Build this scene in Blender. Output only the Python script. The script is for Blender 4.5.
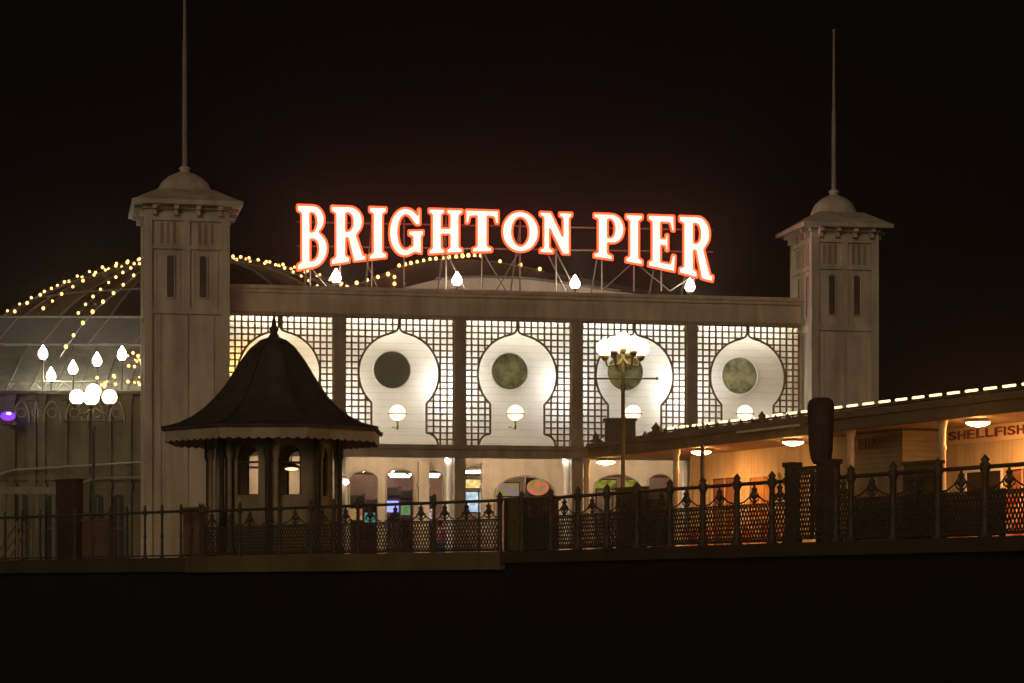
import bpy, math, random
from mathutils import Vector, Matrix
from mathutils.geometry import tessellate_polygon
random.seed(7)
R = math.radians
PI = math.pi
for o in list(bpy.data.objects):
    bpy.data.objects.remove(o)
scene = bpy.context.scene
COL = scene.collection

# ------------------------------------------------------------------ camera
F = 2400.0; CZ = -0.77; HY = 593.0
cam_d = bpy.data.cameras.new('camera')
cam_d.sensor_width = 36.0
cam_d.lens = F / 1024 * 36
cam_d.shift_y = (HY - 341.5) / 1024
cam_d.clip_start = 0.5; cam_d.clip_end = 5000
cam = bpy.data.objects.new('camera', cam_d)
cam.location = (0, 0, CZ); cam.rotation_euler = (R(90), 0, 0)
COL.objects.link(cam); scene.camera = cam

# ------------------------------------------------------------------ night sky
w = bpy.data.worlds.new('World'); scene.world = w; w.use_nodes = True
nt = w.node_tree; nt.nodes.clear()
wo = nt.nodes.new('ShaderNodeOutputWorld'); bg = nt.nodes.new('ShaderNodeBackground')
tc = nt.nodes.new('ShaderNodeTexCoord'); sp = nt.nodes.new('ShaderNodeSeparateXYZ')
cr = nt.nodes.new('ShaderNodeValToRGB')
nt.links.new(tc.outputs['Generated'], sp.inputs[0]); nt.links.new(sp.outputs['Z'], cr.inputs[0])
cr.color_ramp.elements[0].position = 0.0; cr.color_ramp.elements[0].color = (0.0048, 0.0030, 0.0018, 1)
cr.color_ramp.elements[1].position = 0.26; cr.color_ramp.elements[1].color = (0.0018, 0.0012, 0.0012, 1)
e = cr.color_ramp.elements.new(0.12); e.color = (0.0036, 0.0022, 0.0015, 1)
nt.links.new(cr.outputs[0], bg.inputs['Color']); bg.inputs['Strength'].default_value = 1.0
nt.links.new(bg.outputs[0], wo.inputs['Surface'])

# glow of the town's lights behind the photographer
sd = bpy.data.lights.new('town_glow', 'SUN'); sd.energy = 0.40; sd.angle = R(24); sd.color = (1.0, 0.73, 0.47)
so = bpy.data.objects.new('town_glow', sd); COL.objects.link(so)
so.rotation_euler = Vector((0.30, 0.92, -0.26)).to_track_quat('-Z', 'Y').to_euler()

vs = scene.view_settings
vs.view_transform = 'Standard'; vs.look = 'None'; vs.exposure = 0; vs.gamma = 1; vs.use_curve_mapping = False
scene.cycles.use_light_tree = True
scene.cycles.max_bounces = 6
scene.cycles.sample_clamp_indirect = 4.0

# ------------------------------------------------------------------ materials
MATS = {}
def mat(name, col, rough=0.6, var=0.25, scale=3.0, bump=0.0, bscale=30.0, metal=0.0, spec=0.4, boards=None, col2=None, groove=.45, streak=0.0, hard=.2):
    if name in MATS: return MATS[name]
    m = bpy.data.materials.new(name); m.use_nodes = True; n = m.node_tree; b = n.nodes['Principled BSDF']
    b.inputs['Roughness'].default_value = rough; b.inputs['Metallic'].default_value = metal
    b.inputs['Specular IOR Level'].default_value = spec
    t = n.nodes.new('ShaderNodeTexCoord')
    nz = n.nodes.new('ShaderNodeTexNoise'); nz.inputs['Scale'].default_value = scale; nz.inputs['Detail'].default_value = 8; nz.inputs['Roughness'].default_value = .65
    n.links.new(t.outputs['Object'], nz.inputs['Vector'])
    rp = n.nodes.new('ShaderNodeValToRGB'); rp.color_ramp.elements[0].position = .5 - hard; rp.color_ramp.elements[1].position = .5 + hard
    c1 = tuple(c * (1 - var) for c in col); c2 = tuple(min(.95, c * (1 + var)) for c in col) if col2 is None else col2
    rp.color_ramp.elements[0].color = (*c1, 1); rp.color_ramp.elements[1].color = (*c2, 1)
    n.links.new(nz.outputs[0], rp.inputs[0])
    if streak:   # rain streaks and grime running down the paint
        mp = n.nodes.new('ShaderNodeMapping'); mp.inputs['Scale'].default_value = (1.0, 1.0, .16); n.links.new(t.outputs['Object'], mp.inputs[0])
        ns = n.nodes.new('ShaderNodeTexNoise'); ns.inputs['Scale'].default_value = 1.9; ns.inputs['Detail'].default_value = 7; ns.inputs['Roughness'].default_value = .55
        n.links.new(mp.outputs[0], ns.inputs['Vector']); rs = n.nodes.new('ShaderNodeValToRGB'); rs.color_ramp.elements[0].position = .36; rs.color_ramp.elements[1].position = .60
        k = 1 - streak * .8; rs.color_ramp.elements[0].color = (k, k*.95, k*.88, 1); rs.color_ramp.elements[1].color = (1, 1, 1, 1); n.links.new(ns.outputs[0], rs.inputs[0])
        ms = n.nodes.new('ShaderNodeMix'); ms.data_type = 'RGBA'; ms.blend_type = 'MULTIPLY'; ms.inputs[0].default_value = 1
        n.links.new(rp.outputs[0], ms.inputs[6]); n.links.new(rs.outputs[0], ms.inputs[7])
        class _o: outputs = [ms.outputs[2]]
        rp = _o
    n.links.new(rp.outputs[0], b.inputs['Base Color'])
    h = None
    if bump > 0:
        n2 = n.nodes.new('ShaderNodeTexNoise'); n2.inputs['Scale'].default_value = bscale; n2.inputs['Detail'].default_value = 4
        n.links.new(t.outputs['Object'], n2.inputs['Vector'])
        bp = n.nodes.new('ShaderNodeBump'); bp.inputs['Strength'].default_value = bump; bp.inputs['Distance'].default_value = .02
        n.links.new(n2.outputs[0], bp.inputs['Height']); n.links.new(bp.outputs[0], b.inputs['Normal']); h = bp
    if boards:   # (axis, pitch): grooves between boards
        ax, pitch = boards
        s = n.nodes.new('ShaderNodeSeparateXYZ'); n.links.new(t.outputs['Object'], s.inputs[0])
        d = n.nodes.new('ShaderNodeMath'); d.operation = 'DIVIDE'; d.inputs[1].default_value = pitch
        n.links.new(s.outputs[ax], d.inputs[0])
        fr = n.nodes.new('ShaderNodeMath'); fr.operation = 'FRACT'; n.links.new(d.outputs[0], fr.inputs[0])
        r2 = n.nodes.new('ShaderNodeValToRGB')
        r2.color_ramp.elements[0].position = 0; r2.color_ramp.elements[0].color = (groove, groove, groove, 1)
        r2.color_ramp.elements[1].position = .1; r2.color_ramp.elements[1].color = (1, 1, 1, 1)
        n.links.new(fr.outputs[0], r2.inputs[0])
        mx = n.nodes.new('ShaderNodeMix'); mx.data_type = 'RGBA'; mx.blend_type = 'MULTIPLY'; mx.inputs[0].default_value = 1
        n.links.new(rp.outputs[0], mx.inputs[6]); n.links.new(r2.outputs[0], mx.inputs[7])
        n.links.new(mx.outputs[2], b.inputs['Base Color'])
        bp = n.nodes.new('ShaderNodeBump'); bp.inputs['Strength'].default_value = .6; bp.inputs['Distance'].default_value = .02
        n.links.new(r2.outputs[0], bp.inputs['Height'])
        if h: n.links.new(h.outputs[0], bp.inputs['Normal'])
        n.links.new(bp.outputs[0], b.inputs['Normal'])
    MATS[name] = m
    return m

def emit(name, col, strength, sample=True, var=0.0, vscale=3.0, col2=None):
    if name in MATS: return MATS[name]
    m = bpy.data.materials.new(name); m.use_nodes = True; n = m.node_tree
    for q in list(n.nodes): n.nodes.remove(q)
    o = n.nodes.new('ShaderNodeOutputMaterial'); e = n.nodes.new('ShaderNodeEmission')
    e.inputs['Color'].default_value = (*col, 1); e.inputs['Strength'].default_value = strength
    if col2:
        t = n.nodes.new('ShaderNodeTexCoord'); nz = n.nodes.new('ShaderNodeTexNoise'); nz.inputs['Scale'].default_value = vscale
        rp = n.nodes.new('ShaderNodeValToRGB'); rp.color_ramp.elements[0].position = .4; rp.color_ramp.elements[1].position = .6
        rp.color_ramp.elements[0].color = (*col, 1); rp.color_ramp.elements[1].color = (*col2, 1)
        n.links.new(t.outputs['Object'], nz.inputs['Vector']); n.links.new(nz.outputs[0], rp.inputs[0]); n.links.new(rp.outputs[0], e.inputs['Color'])
    n.links.new(e.outputs[0], o.inputs['Surface'])
    if not sample: m.cycles.emission_sampling = 'NONE'
    MATS[name] = m
    return m

M_tower = mat('cream_tower_paint', (.70, .63, .52), .6, .14, 1.2, .25, 18, streak=.38)
M_frieze = mat('tan_frieze_paint', (.66, .56, .43), .6, .12, 1.0, .25, 12, streak=.4)
M_pil = mat('brown_pilaster_paint', (.42, .34, .25), .5, .15, 2.0, streak=.3)
M_lat = mat('olive_lattice_paint', (.23, .17, .085), .5, .2, 4.0)
M_gal = mat('white_gallery_boards', (.80, .78, .70), .55, .07, .8, 0, boards=('Z', .24), groove=.72)
M_cream = mat('cream_wall_paint', (.58, .47, .35), .6, .14, 1.3, .2, 14, streak=.25)
M_olive = mat('olive_wall_paint', (.27, .25, .16), .7, .25, .9, .2, 10, streak=.45)
M_white = mat('white_column_paint', (.78, .76, .72), .4, .06, 2)
M_slate = mat('dark_kiosk_roofing', (.075, .058, .042), .7, .35, 2.5, .5, 14, boards=('Z', .16), groove=.6, streak=.4)
M_kiosk = mat('khaki_kiosk_paint', (.42, .36, .24), .6, .2, 2.5, streak=.4)
M_val = mat('pale_valance_paint', (.54, .46, .32), .6, .15, 2.5, streak=.3)
M_iron = mat('black_iron_paint', (.085, .066, .042), .5, .3, 8, .2, 40)
M_irong = mat('worn_green_iron', (.20, .17, .08), .5, .3, 8)
M_box = mat('dark_green_cabinet_paint', (.17, .145, .05), .6, .2, 3)
M_boxb = mat('dark_brown_cabinet_paint', (.22, .13, .085), .6, .2, 3)
M_slat = mat('brown_slatted_boards', (.34, .25, .15), .7, .25, 3, boards=('Z', .13))
M_deck = mat('pier_planks', (.10, .085, .07), .8, .3, 2, boards=('Y', .18))
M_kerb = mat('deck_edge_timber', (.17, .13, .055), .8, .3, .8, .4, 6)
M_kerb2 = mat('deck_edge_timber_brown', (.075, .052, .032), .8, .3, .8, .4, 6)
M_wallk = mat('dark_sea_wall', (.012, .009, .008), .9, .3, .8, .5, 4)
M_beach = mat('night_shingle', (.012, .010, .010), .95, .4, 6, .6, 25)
M_dome = mat('grey_dome_sheet', (.07, .052, .040), .5, .3, .7)
M_glz = mat('pale_roof_glazing', (.30, .31, .26), .35, .4, .6, spec=.6, streak=.4)
M_rib = mat('grey_steel', (.30, .28, .25), .5, .2, 3)
M_steel = mat('sign_steel', (.26, .22, .18), .5, .2, 3)
M_canopy = mat('brown_canopy_fascia', (.17, .12, .055), .6, .25, 1.2)
M_ceil = mat('canopy_soffit_boards', (.46, .32, .20), .6, .15, 1.5, boards=('Y', .2))
M_shop = mat('cream_shop_boards', (.62, .50, .34), .6, .12, 1.5, boards=('X', .35), groove=.7, streak=.3)
M_red = mat('red_counter_boards', (.50, .07, .045), .5, .2, 3.5, boards=('X', .16), col2=(.62,.48,.34), hard=.06)
M_dim = mat('faded_grey_shutters', (.24, .20, .13), .7, .2, 2, boards=('Z', .12))
M_letter = mat('dark_red_lettering', (.13, .012, .012), .5, .1, 5)
M_ldim = mat('faded_brown_lettering', (.06, .045, .035), .6, .1, 5)
M_glass0 = mat('dark_grey_round_glass', (.05, .048, .032), .15, .2, 1.5, spec=.8, col2=(.075, .068, .045))
M_glass = mat('green_round_glass_reflections', (.045, .045, .025), .15, .2, 1.7, spec=.8, col2=(.19, .19, .085), hard=.10)  # green glass; the lighter blotches are reflections painted into its colour
M_glassl = mat('pale_round_glass_reflections', (.07, .075, .03), .2, .3, 1.7, spec=.8, col2=(.40, .39, .23), hard=.12)  # paler version, reflections in the pane painted as blotches
M_twin = mat('tower_window_shade', (.13, .09, .07), .6, .3, 3)
M_dark = mat('dark_void', (.02, .016, .012), .5, .2, 3)
M_room = mat('arcade_interior_paint', (.30, .20, .16), .7, .5, .9)
M_purple = mat('purple_interior_paint', (.10, .05, .09), .7, .3, 1.2)
M_hood = mat('black_cover_sheet', (.07, .040, .028), .8, .3, 5, .5, 9)
M_blue = mat('blue_cloth', (.05, .12, .35), .8, .2, 5)
M_skin = mat('skin', (.45, .28, .20), .6, .1, 6)
M_hair = mat('brown_hair', (.04, .025, .015), .7, .2, 12)
M_pinkc = mat('pink_cloth', (.40, .12, .22), .8, .2, 5)

E_tube = emit('gallery_tube_white', (1.0, .93, .78), 46)
E_tubeg = emit('gallery_tube_cool', (.88, 1.0, .92), 46)
E_tubey = emit('gallery_tube_sodium', (1.0, .55, .12), 300)
E_tubeh = emit('gallery_flood_white', (1.0, .98, .98), 85)
E_face = emit('sign_face_white', (1.0, .74, .54), 1.7, col2=(1.0, .84, .72), vscale=3)
E_red = emit('sign_edge_red', (1.0, .055, .016), 4.5)
E_bulb = emit('small_bulb_amber', (1.0, .48, .14), 4.5)
E_globe = emit('globe_warm', (1.0, .82, .50), 6.0)
E_half = emit('dish_globe_warm', (1.0, .82, .48), 2.6)
E_lant = emit('lantern_white', (1.0, .92, .74), 45)
E_room = emit('room_tube', (1.0, .75, .55), 130)
E_strip = emit('roof_strip_amber', (1.0, .72, .34), 2.6)
E_fix = emit('orange_canopy_lamp', (1.0, .45, .13), 165)
E_ceil = emit('entrance_ceiling_tube', (1.0, .80, .56), 150)
E_int = emit('interior_strip_white', (1.0, .98, .88), 5)
E_blue = emit('screen_blue', (.30, .32, 1.0), 1.7)
E_yel = emit('lit_yellow_panel', (.75, .50, .10), 1.1, col2=(1.0, .85, .45), vscale=6)
E_cyan = emit('lit_cyan_panel', (.35, .55, .80), .9, col2=(.85, .95, .9), vscale=5)
E_pink = emit('lit_pink_panel', (.80, .18, .12), .8, col2=(.25, .28, .05), vscale=4)
E_oliv = emit('lit_olive_panel', (.30, .24, .05), .8, col2=(.30, .20, .28), vscale=4)
E_lime = emit('lit_lime_panel', (.36, .38, .04), .7, col2=(.10, .09, .02), vscale=5)
E_purp = emit('purple_beacon', (.16, .03, .9), 2.4)
E_lgreen = emit('arch_green_tube', (.20, .30, .04), .35)

# ------------------------------------------------------------------ mesh helpers
class MB:
    def __init__(s): s.v = []; s.f = []; s.sm = []
    def add(s, vs, fs, smooth=False):
        b = len(s.v); s.v += [tuple(p) for p in vs]; s.f += [tuple(i + b for i in f) for f in fs]; s.sm += [smooth] * len(fs)
    def box(s, x0, x1, y0, y1, z0, z1):
        if x0 > x1: x0, x1 = x1, x0
        if y0 > y1: y0, y1 = y1, y0
        if z0 > z1: z0, z1 = z1, z0
        s.add([(x0,y0,z0),(x1,y0,z0),(x1,y1,z0),(x0,y1,z0),(x0,y0,z1),(x1,y0,z1),(x1,y1,z1),(x0,y1,z1)],
              [(0,3,2,1),(4,5,6,7),(0,1,5,4),(1,2,6,5),(2,3,7,6),(3,0,4,7)])
        return s
    def cyl(s, p0, p1, r0, r1=None, n=10, smooth=True):
        r1 = r0 if r1 is None else r1
        p0 = Vector(p0); p1 = Vector(p1); d = (p1 - p0)
        if d.length < 1e-6: return s
        d.normalize(); a = d.orthogonal().normalized(); b = d.cross(a)
        vs = []
        for i in range(n):
            t = 2 * PI * i / n; q = a * math.cos(t) + b * math.sin(t)
            vs.append(p0 + q * r0); vs.append(p1 + q * r1)
        fs = [(2*i, 2*((i+1)%n), 2*((i+1)%n)+1, 2*i+1) for i in range(n)]
        s.add(vs, fs, smooth)
        s.add([vs[2*i] for i in range(n)], [tuple(range(n))[::-1]]); s.add([vs[2*i+1] for i in range(n)], [tuple(range(n))])
        return s
    def tube(s, pts, r, n=6):
        for a, b in zip(pts, pts[1:]): s.cyl(a, b, r, r, n)
        return s
    def lathe(s, c, prof, n=16, smooth=True, rot=0.0):
        cx, cy, cz = c; vs = []; k = len(prof)
        for i in range(n):
            t = 2 * PI * i / n + rot
            for r, z in prof: vs.append((cx + r * math.cos(t), cy + r * math.sin(t), cz + z))
        fs = []
        for i in range(n):
            j = (i + 1) % n
            for q in range(k - 1): fs.append((i*k+q, j*k+q, j*k+q+1, i*k+q+1))
        s.add(vs, fs, smooth)
        return s
    def sphere(s, c, r, n=12, m=8, sz=1.0):
        prof = [(max(1e-4, r * math.sin(PI * i / m)), -r * sz * math.cos(PI * i / m)) for i in range(m + 1)]
        return s.lathe(c, prof, n)
    def poly(s, loops, y0, y1, warp=None):
        # loops: lists of (x,z), first outer, rest holes; extruded between y0 and y1
        L = [[Vector((x, z, 0)) for x, z in lp] for lp in loops]
        tr = tessellate_polygon(L); P = [p for lp in L for p in lp]
        def at(p, y):
            x, z = (p[0], p[1]) if warp is None else warp(p[0], p[1])
            return (x, y, z)
        nP = len(P)
        s.add([at(p, y0) for p in P] + [at(p, y1) for p in P], [t for t in tr] + [tuple(i + nP for i in t) for t in tr])
        b = 0
        for lp in L:
            k = len(lp)
            s.add([at(p, y0) for p in lp] + [at(p, y1) for p in lp], [(i, (i+1) % k, (i+1) % k + k, i + k) for i in range(k)])
        return s
    def build(s, name, m, parent=None, loc=None, rz=None):
        me = bpy.data.meshes.new(name); me.from_pydata(s.v, [], s.f); me.materials.append(m)
        me.polygons.foreach_set('use_smooth', s.sm); me.update()
        o = bpy.data.objects.new(name, me); COL.objects.link(o)
        if parent: o.parent = parent
        if loc is not None: o.location = loc
        if rz is not None: o.rotation_euler = (0, 0, rz)
        return o

def empty(name, loc=(0, 0, 0), rz=0.0):
    o = bpy.data.objects.new(name, None); COL.objects.link(o); o.location = loc; o.rotation_euler = (0, 0, rz); o.empty_display_size = .2
    return o
def tag(o, label=None, cat=None, group=None, kind=None):
    if label: o['label'] = label
    if cat: o['category'] = cat
    if group: o['group'] = group
    if kind: o['kind'] = kind
    return o
CH = {}
def copy_tree(o, parent=None, kids=None):
    if kids is None:
        kids = {}
        for q in bpy.data.objects:
            if q.parent: kids.setdefault(q.parent.name, []).append(q)
    c = o.copy(); COL.objects.link(c)
    if parent: c.parent = parent
    for ch in kids.get(o.name, []): copy_tree(ch, c, kids)
    return c
def struct(o, label=None): o['kind'] = 'structure'; return o

class Frame:
    """vertical plane through P0 with direction d; u along, v depth behind it"""
    def __init__(s, P0, d):
        s.P0 = Vector(P0); s.d = Vector(d).normalized(); s.n = Vector((-s.d.y, s.d.x)); s.rz = math.atan2(s.d.y, s.d.x)
        if s.n.y < 0: s.n = -s.n
    def xy(s, u, v=0): return s.P0 + s.d * u + s.n * v
    def u(s, px, v=0):
        k = (px - 512) / F
        return (k * (s.P0.y + v * s.n.y) - s.P0.x - v * s.n.x) / (s.d.x - k * s.d.y)
    def uz(s, px, py, v=0):
        u = s.u(px, v); Y = s.xy(u, v).y
        return u, CZ + (HY - py) * Y / F
    def z(s, px, py, v=0): return s.uz(px, py, v)[1]
    def W(s, u, v, z): p = s.xy(u, v); return (p.x, p.y, z)
    def at(s, px, py, v=0):
        u, z = s.uz(px, py, v); return s.W(u, v, z)
def at(px, py, Y): return ((px - 512) * Y / F, Y, CZ + (HY - py) * Y / F)

# ================================================================== ground, deck
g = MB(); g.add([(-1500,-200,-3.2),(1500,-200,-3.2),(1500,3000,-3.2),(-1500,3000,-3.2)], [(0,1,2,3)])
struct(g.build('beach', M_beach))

LF = Frame((-14.0, 60.97), (0.743, -0.669))      # left fence line
pA = at(-80, 593, 63.0); pB = (-0.14, 48.4); pC = at(1080, 593, 33.4)
ENDL = Vector((pA[0], pA[1])); MID = Vector(pB); ENDR = Vector((pC[0], pC[1])); ENDR = MID + (ENDR - MID) * 1.5
LF = Frame(ENDL, MID - ENDL); RF = Frame(MID, ENDR - MID)
LEN_L = (MID - ENDL).length; LEN_R = (ENDR - MID).length
def offs(p, d): return (p.x, p.y - d)
edge = [offs(ENDL, .25), offs(MID, .25), offs(ENDR, .25)]
d = MB()
poly = edge + [(34, 22), (45, 160), (-45, 160), (-40, 70)]
n = len(poly)
vs_ = [(x, y, 0.0) for x, y in poly] + [(x, y, -.12) for x, y in poly]
d.add(vs_, [tuple(range(n)), tuple(range(n, 2*n))[::-1]] + [(i, i+n, (i+1)%n+n, (i+1)%n) for i in range(n)])
struct(d.build('pier_deck', M_deck))
def edge_run(pts, z0, z1, t, name, m):
    b = MB()
    for (x0, y0), (x1, y1) in zip(pts, pts[1:]):
        dx, dy = x1-x0, y1-y0; L = math.hypot(dx, dy); nx, ny = dy/L*t, -dx/L*t
        if ny > 0: nx, ny = -nx, -ny
        b.add([(x0,y0,z0),(x1,y1,z0),(x1+nx,y1+ny,z0),(x0+nx,y0+ny,z0),(x0,y0,z1),(x1,y1,z1),(x1+nx,y1+ny,z1),(x0+nx,y0+ny,z1)],
              [(0,3,2,1),(4,5,6,7),(0,1,5,4),(1,2,6,5),(2,3,7,6),(3,0,4,7)])
    return struct(b.build(name, m))
midL = LF.W(LF.u(192), 0, 0)
eL = [offs(Vector(midL[:2]), .26), offs(MID, .26)]
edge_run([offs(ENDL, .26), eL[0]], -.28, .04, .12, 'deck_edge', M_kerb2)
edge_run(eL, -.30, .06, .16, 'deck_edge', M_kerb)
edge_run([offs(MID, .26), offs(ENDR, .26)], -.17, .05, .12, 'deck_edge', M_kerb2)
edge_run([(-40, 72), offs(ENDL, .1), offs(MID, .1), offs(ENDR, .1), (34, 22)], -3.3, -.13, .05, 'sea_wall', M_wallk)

# ================================================================== arcade building with the lattice front
FR = Frame((-9.35, 79.0), (19.29, 3.8))
FLEN = math.hypot(19.29, 3.8)
arc = empty('arcade_building', (FR.P0.x, FR.P0.y, 0), FR.rz)
tag(arc, 'long brown and white arcade front with five lattice bays between two towers', 'building')
zt = lambda px, py, v=0: FR.z(px, py, v)
Z_top = FR.z(400, 288.5); Z_lt = FR.z(400, 317.5); Z_can = FR.z(400, 445.5); Z_canb = FR.z(400, 457)
pil_px = [225, 339.5, 460, 577, 692, 803]
PU = [FR.u(p) for p in pil_px]
VB = 1.2   # depth of the lit gallery
fz = MB(); fz.box(-.05, FLEN + .1, 0, .5, Z_lt, Z_top - .12)
fz.build('frieze', M_frieze, arc)
cn = MB(); cn.box(-.05, FLEN + .12, -.14, .55, Z_top - .12, Z_top); cn.box(-.05, FLEN + .11, -.08, .003, Z_top - .24, Z_top - .122)
cn.build('cornice', M_frieze, arc)
st = MB(); st.box(-.05, FLEN + .1, -.05, -.002, Z_lt + .02, Z_lt + .10); st.build('moulding', M_pil, arc)
for i, u in enumerate(PU):
    p = MB(); hw = .19
    if i == 0: x0, x1 = -.1, u + .12
    elif i == 5: x0, x1 = u - .1, FLEN + .1
    else: x0, x1 = u - hw, u + hw
    p.box(x0, x1, -.06, .28, Z_can + .012, Z_lt - .002)
    p.box(x0 - .03, x1 + .03, -.09, .30, Z_lt - .22, Z_lt - .10)
    p.box(x0 - .03, x1 + .03, -.09, .30, Z_can + .014, Z_can + .25)
    p.box(x0, x1, -.06, .28, 0, Z_canb - .002)
    p.build('pilaster', M_pil, arc)
cb = MB(); cb.box(-.05, FLEN + .1, -.22, .32, Z_canb, Z_can); cb.box(-.05, FLEN + .1, -.30, -.224, Z_can - .12, Z_can + .03)
cb.build('canopy_beam', M_pil, arc)
gf = MB(); gf.box(-.05, FLEN + .1, .322, 3.2, Z_canb + .2, Z_can - .03); gf.build('gallery_floor', M_cream, arc)
rf = MB(); rf.box(-.05, FLEN + .1, .502, 9, Z_top - .45, Z_top - .25); rf.build('flat_roof', M_dome, arc)
gw = MB(); gw.box(-.05, FLEN + .1, VB, VB + .15, Z_can - .028, Z_top - .452); gw.build('gallery_wall', M_gal, arc)
ge = MB(); ge.box(-.2, -.06, .3, VB, Z_can, Z_top-.46); ge.box(FLEN+.11, FLEN+.2, .3, VB, Z_can, Z_top-.46); ge.build('gallery_end_wall', M_cream, arc)

def arcpts(cx, cy, rx, ry, a0, a1, n):
    return [(cx + rx * math.cos(R(a0 + (a1 - a0) * i / n)), cy + ry * math.sin(R(a0 + (a1 - a0) * i / n))) for i in range(n + 1)]
def intervals(poly, axis, c, lo, hi):
    """parts of [lo,hi] along the other axis lying outside poly at coordinate axis=c"""
    xs = []
    for a, b in zip(poly, poly[1:] + poly[:1]):
        if (a[axis] - c) * (b[axis] - c) < 0:
            t = (c - a[axis]) / (b[axis] - a[axis]); xs.append(a[1-axis] + t * (b[1-axis] - a[1-axis]))
    xs = sorted(xs); out = []; p = lo
    for i in range(0, len(xs) - 1, 2):
        if xs[i] > p: out.append((p, min(xs[i], hi)))
        p = max(p, xs[i+1])
    if p < hi: out.append((p, hi))
    return out
key_px = [(279.5, 372), (399.5, 373), (518, 374.5), (635.5, 375.5), (748.5, 377)]
win_px = [(272, 369), (392, 370), (509.5, 371.5), (625, 372.5), (739.5, 376)]
for b in range(5):
    u0 = PU[b] + (.12 if b == 0 else .19); u1 = PU[b+1] - (.10 if b == 4 else .19)
    cu, cz = FR.uz(*key_px[b]); r = 1.36 if b < 4 else 1.33
    nh = .93; zb = Z_can + .02; fl = zb + .42
    yj = cz - math.sqrt(r*r - nh*nh); aj = math.degrees(math.asin((yj - cz) / r))
    # outline: right base, flare, neck, circle to tip, mirrored
    right = [(cu + 1.32, zb)] + [(cu + nh + .39 * math.cos(R(a)), zb + .42 * math.sin(R(a))) for a in range(10, 91, 16)]
    right = [(cu + 1.32, zb)] + [(cu + nh + .39 * math.cos(R(a)) , zb + .42 * math.sin(R(a))) for a in (15, 32, 50, 68, 90)]
    right += [(cu + nh, yj)] + arcpts(cu, cz, r, r, aj, 78, 18)
    right += [(cu + .17, cz + r + .01), (cu + .07, cz + r + .06), (cu + .02, cz + r + .17)]
    left = [(2*cu - x, z) for x, z in right[::-1]]
    OUT = right + left
    L = MB(); bw = .029
    ncol = 16; pitch = (u1 - u0) / ncol
    for i in range(0, ncol + 1):
        x = u0 + i * pitch; wv = bw if i not in (8,) else .055
        if i == 0: x += wv/2
        if i == ncol: x -= wv/2
        for a, c in intervals(OUT, 0, x + 1e-4, Z_can + .012, Z_lt - .004): L.box(x - wv, x + wv, .10, .135, a, c)
    nrow = 20; pz = (Z_lt - Z_can) / nrow
    for j in range(0, nrow + 1):
        z = Z_can + .02 + j * pz * .992
        for a, c in intervals(OUT, 1, z + 1e-4, u0, u1): L.box(a, c, .097, .131, z - bw*.92, z + bw*.92)
    # bead round the keyhole
    rim = OUT
    for (xa, za), (xb, zb2) in zip(rim, rim[1:]):
        L.cyl((xa, .11, za), (xb, .11, zb2), .038, n=6)
    L.box(cu - .045, cu + .045, .08, .15, cz + r + .15, Z_lt - .004)
    L.build('lattice_screen', M_lat, arc)
    # round window set in the white wall behind
    wu, wz = FR.uz(win_px[b][0], win_px[b][1], VB)
    gl = MB(); rr = .615
    gl.cyl((wu, VB - .03, wz), (wu, VB - .012, wz), rr, n=40)
    wnd = gl.build('round_window', M_glass0 if b < 2 else (M_glassl if b == 4 else M_glass), arc)
    ri = MB(); N = 40
    ring = [(wu + (rr + .04) * math.cos(2*PI*i/N), VB - .03, wz + (rr + .04) * math.sin(2*PI*i/N)) for i in range(N + 1)]
    ri.tube(ring, .022, 8); ri.build('rim', M_gal, wnd)
# light tubes of the gallery: behind the frieze and behind pilasters
for b in range(5):
    u0, u1 = PU[b] + .3, PU[b+1] - .3
    t = MB(); t.cyl((u0, .60, Z_lt + .16), (u1, .60, Z_lt + .16), .03, n=8); 
    t.build('light_tube', [E_tube, E_tube, E_tube, E_tubeg, E_tube][b], arc)
    if b in (1, 2, 3):
        t = MB(); t.cyl((PU[b+1] - .10, .45, Z_can + 1.5), (PU[b+1] - .10, .45, Z_can + 2.7), .035, n=8); t.build('light_tube', E_tubeh, arc)
    if b in (1, 2, 4):
        t = MB(); t.cyl((PU[b] + .08, .45, Z_can + .9), (PU[b] + .08, .45, Z_can + 2.9), .02, n=8); t.build('light_tube', E_tube, arc)
t = MB(); t.cyl((PU[1] - .1, .45, Z_can + .5), (PU[1] - .1, .45, Z_can + 1.6), .035, n=8); t.build('light_tube', E_tubeh, arc)
t = MB(); t.cyl((PU[0] + .02, .40, Z_can + .6), (PU[0] + .02, .40, Z_can + 3.0), .03, n=8); t.build('light_tube', E_tubey, arc)
t = MB(); t.cyl((PU[5] + .06, .36, Z_can + .5), (PU[5] + .06, .36, Z_can + 3.2), .035, n=8); t.build('light_tube', E_tubey, arc)
t = MB(); t.cyl((PU[5] - .5, .5, Z_can + .35), (PU[5] - .5, .5, Z_can + .8), .035, n=8); t.build('light_tube', E_tubeh, arc)

# ---- ground floor: back wall with arched openings
VW = 3.0
def arch_loop(x0, x1, z0, z1, n=8):
    cx = (x0 + x1) / 2; r = (x1 - x0) / 2; rz = r * .7
    return [(x0, z0)] + [(cx - r * math.cos(PI * i / n), z1 - rz + rz * math.sin(PI * i / n)) for i in range(n + 1)] + [(x1, z0)]
ops = []
for (a, c, top) in [(349, 378, 471), (386, 414, 469), (419, 443, 470), (464, 482, 466), (495, 555, 476), (594, 640, 474), (648, 672, 474), (700, 730, 474)]:
    x0, x1 = FR.u(a, VW), FR.u(c, VW); ops.append((x0, x1, FR.z((a + c) / 2, top, VW)))
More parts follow.
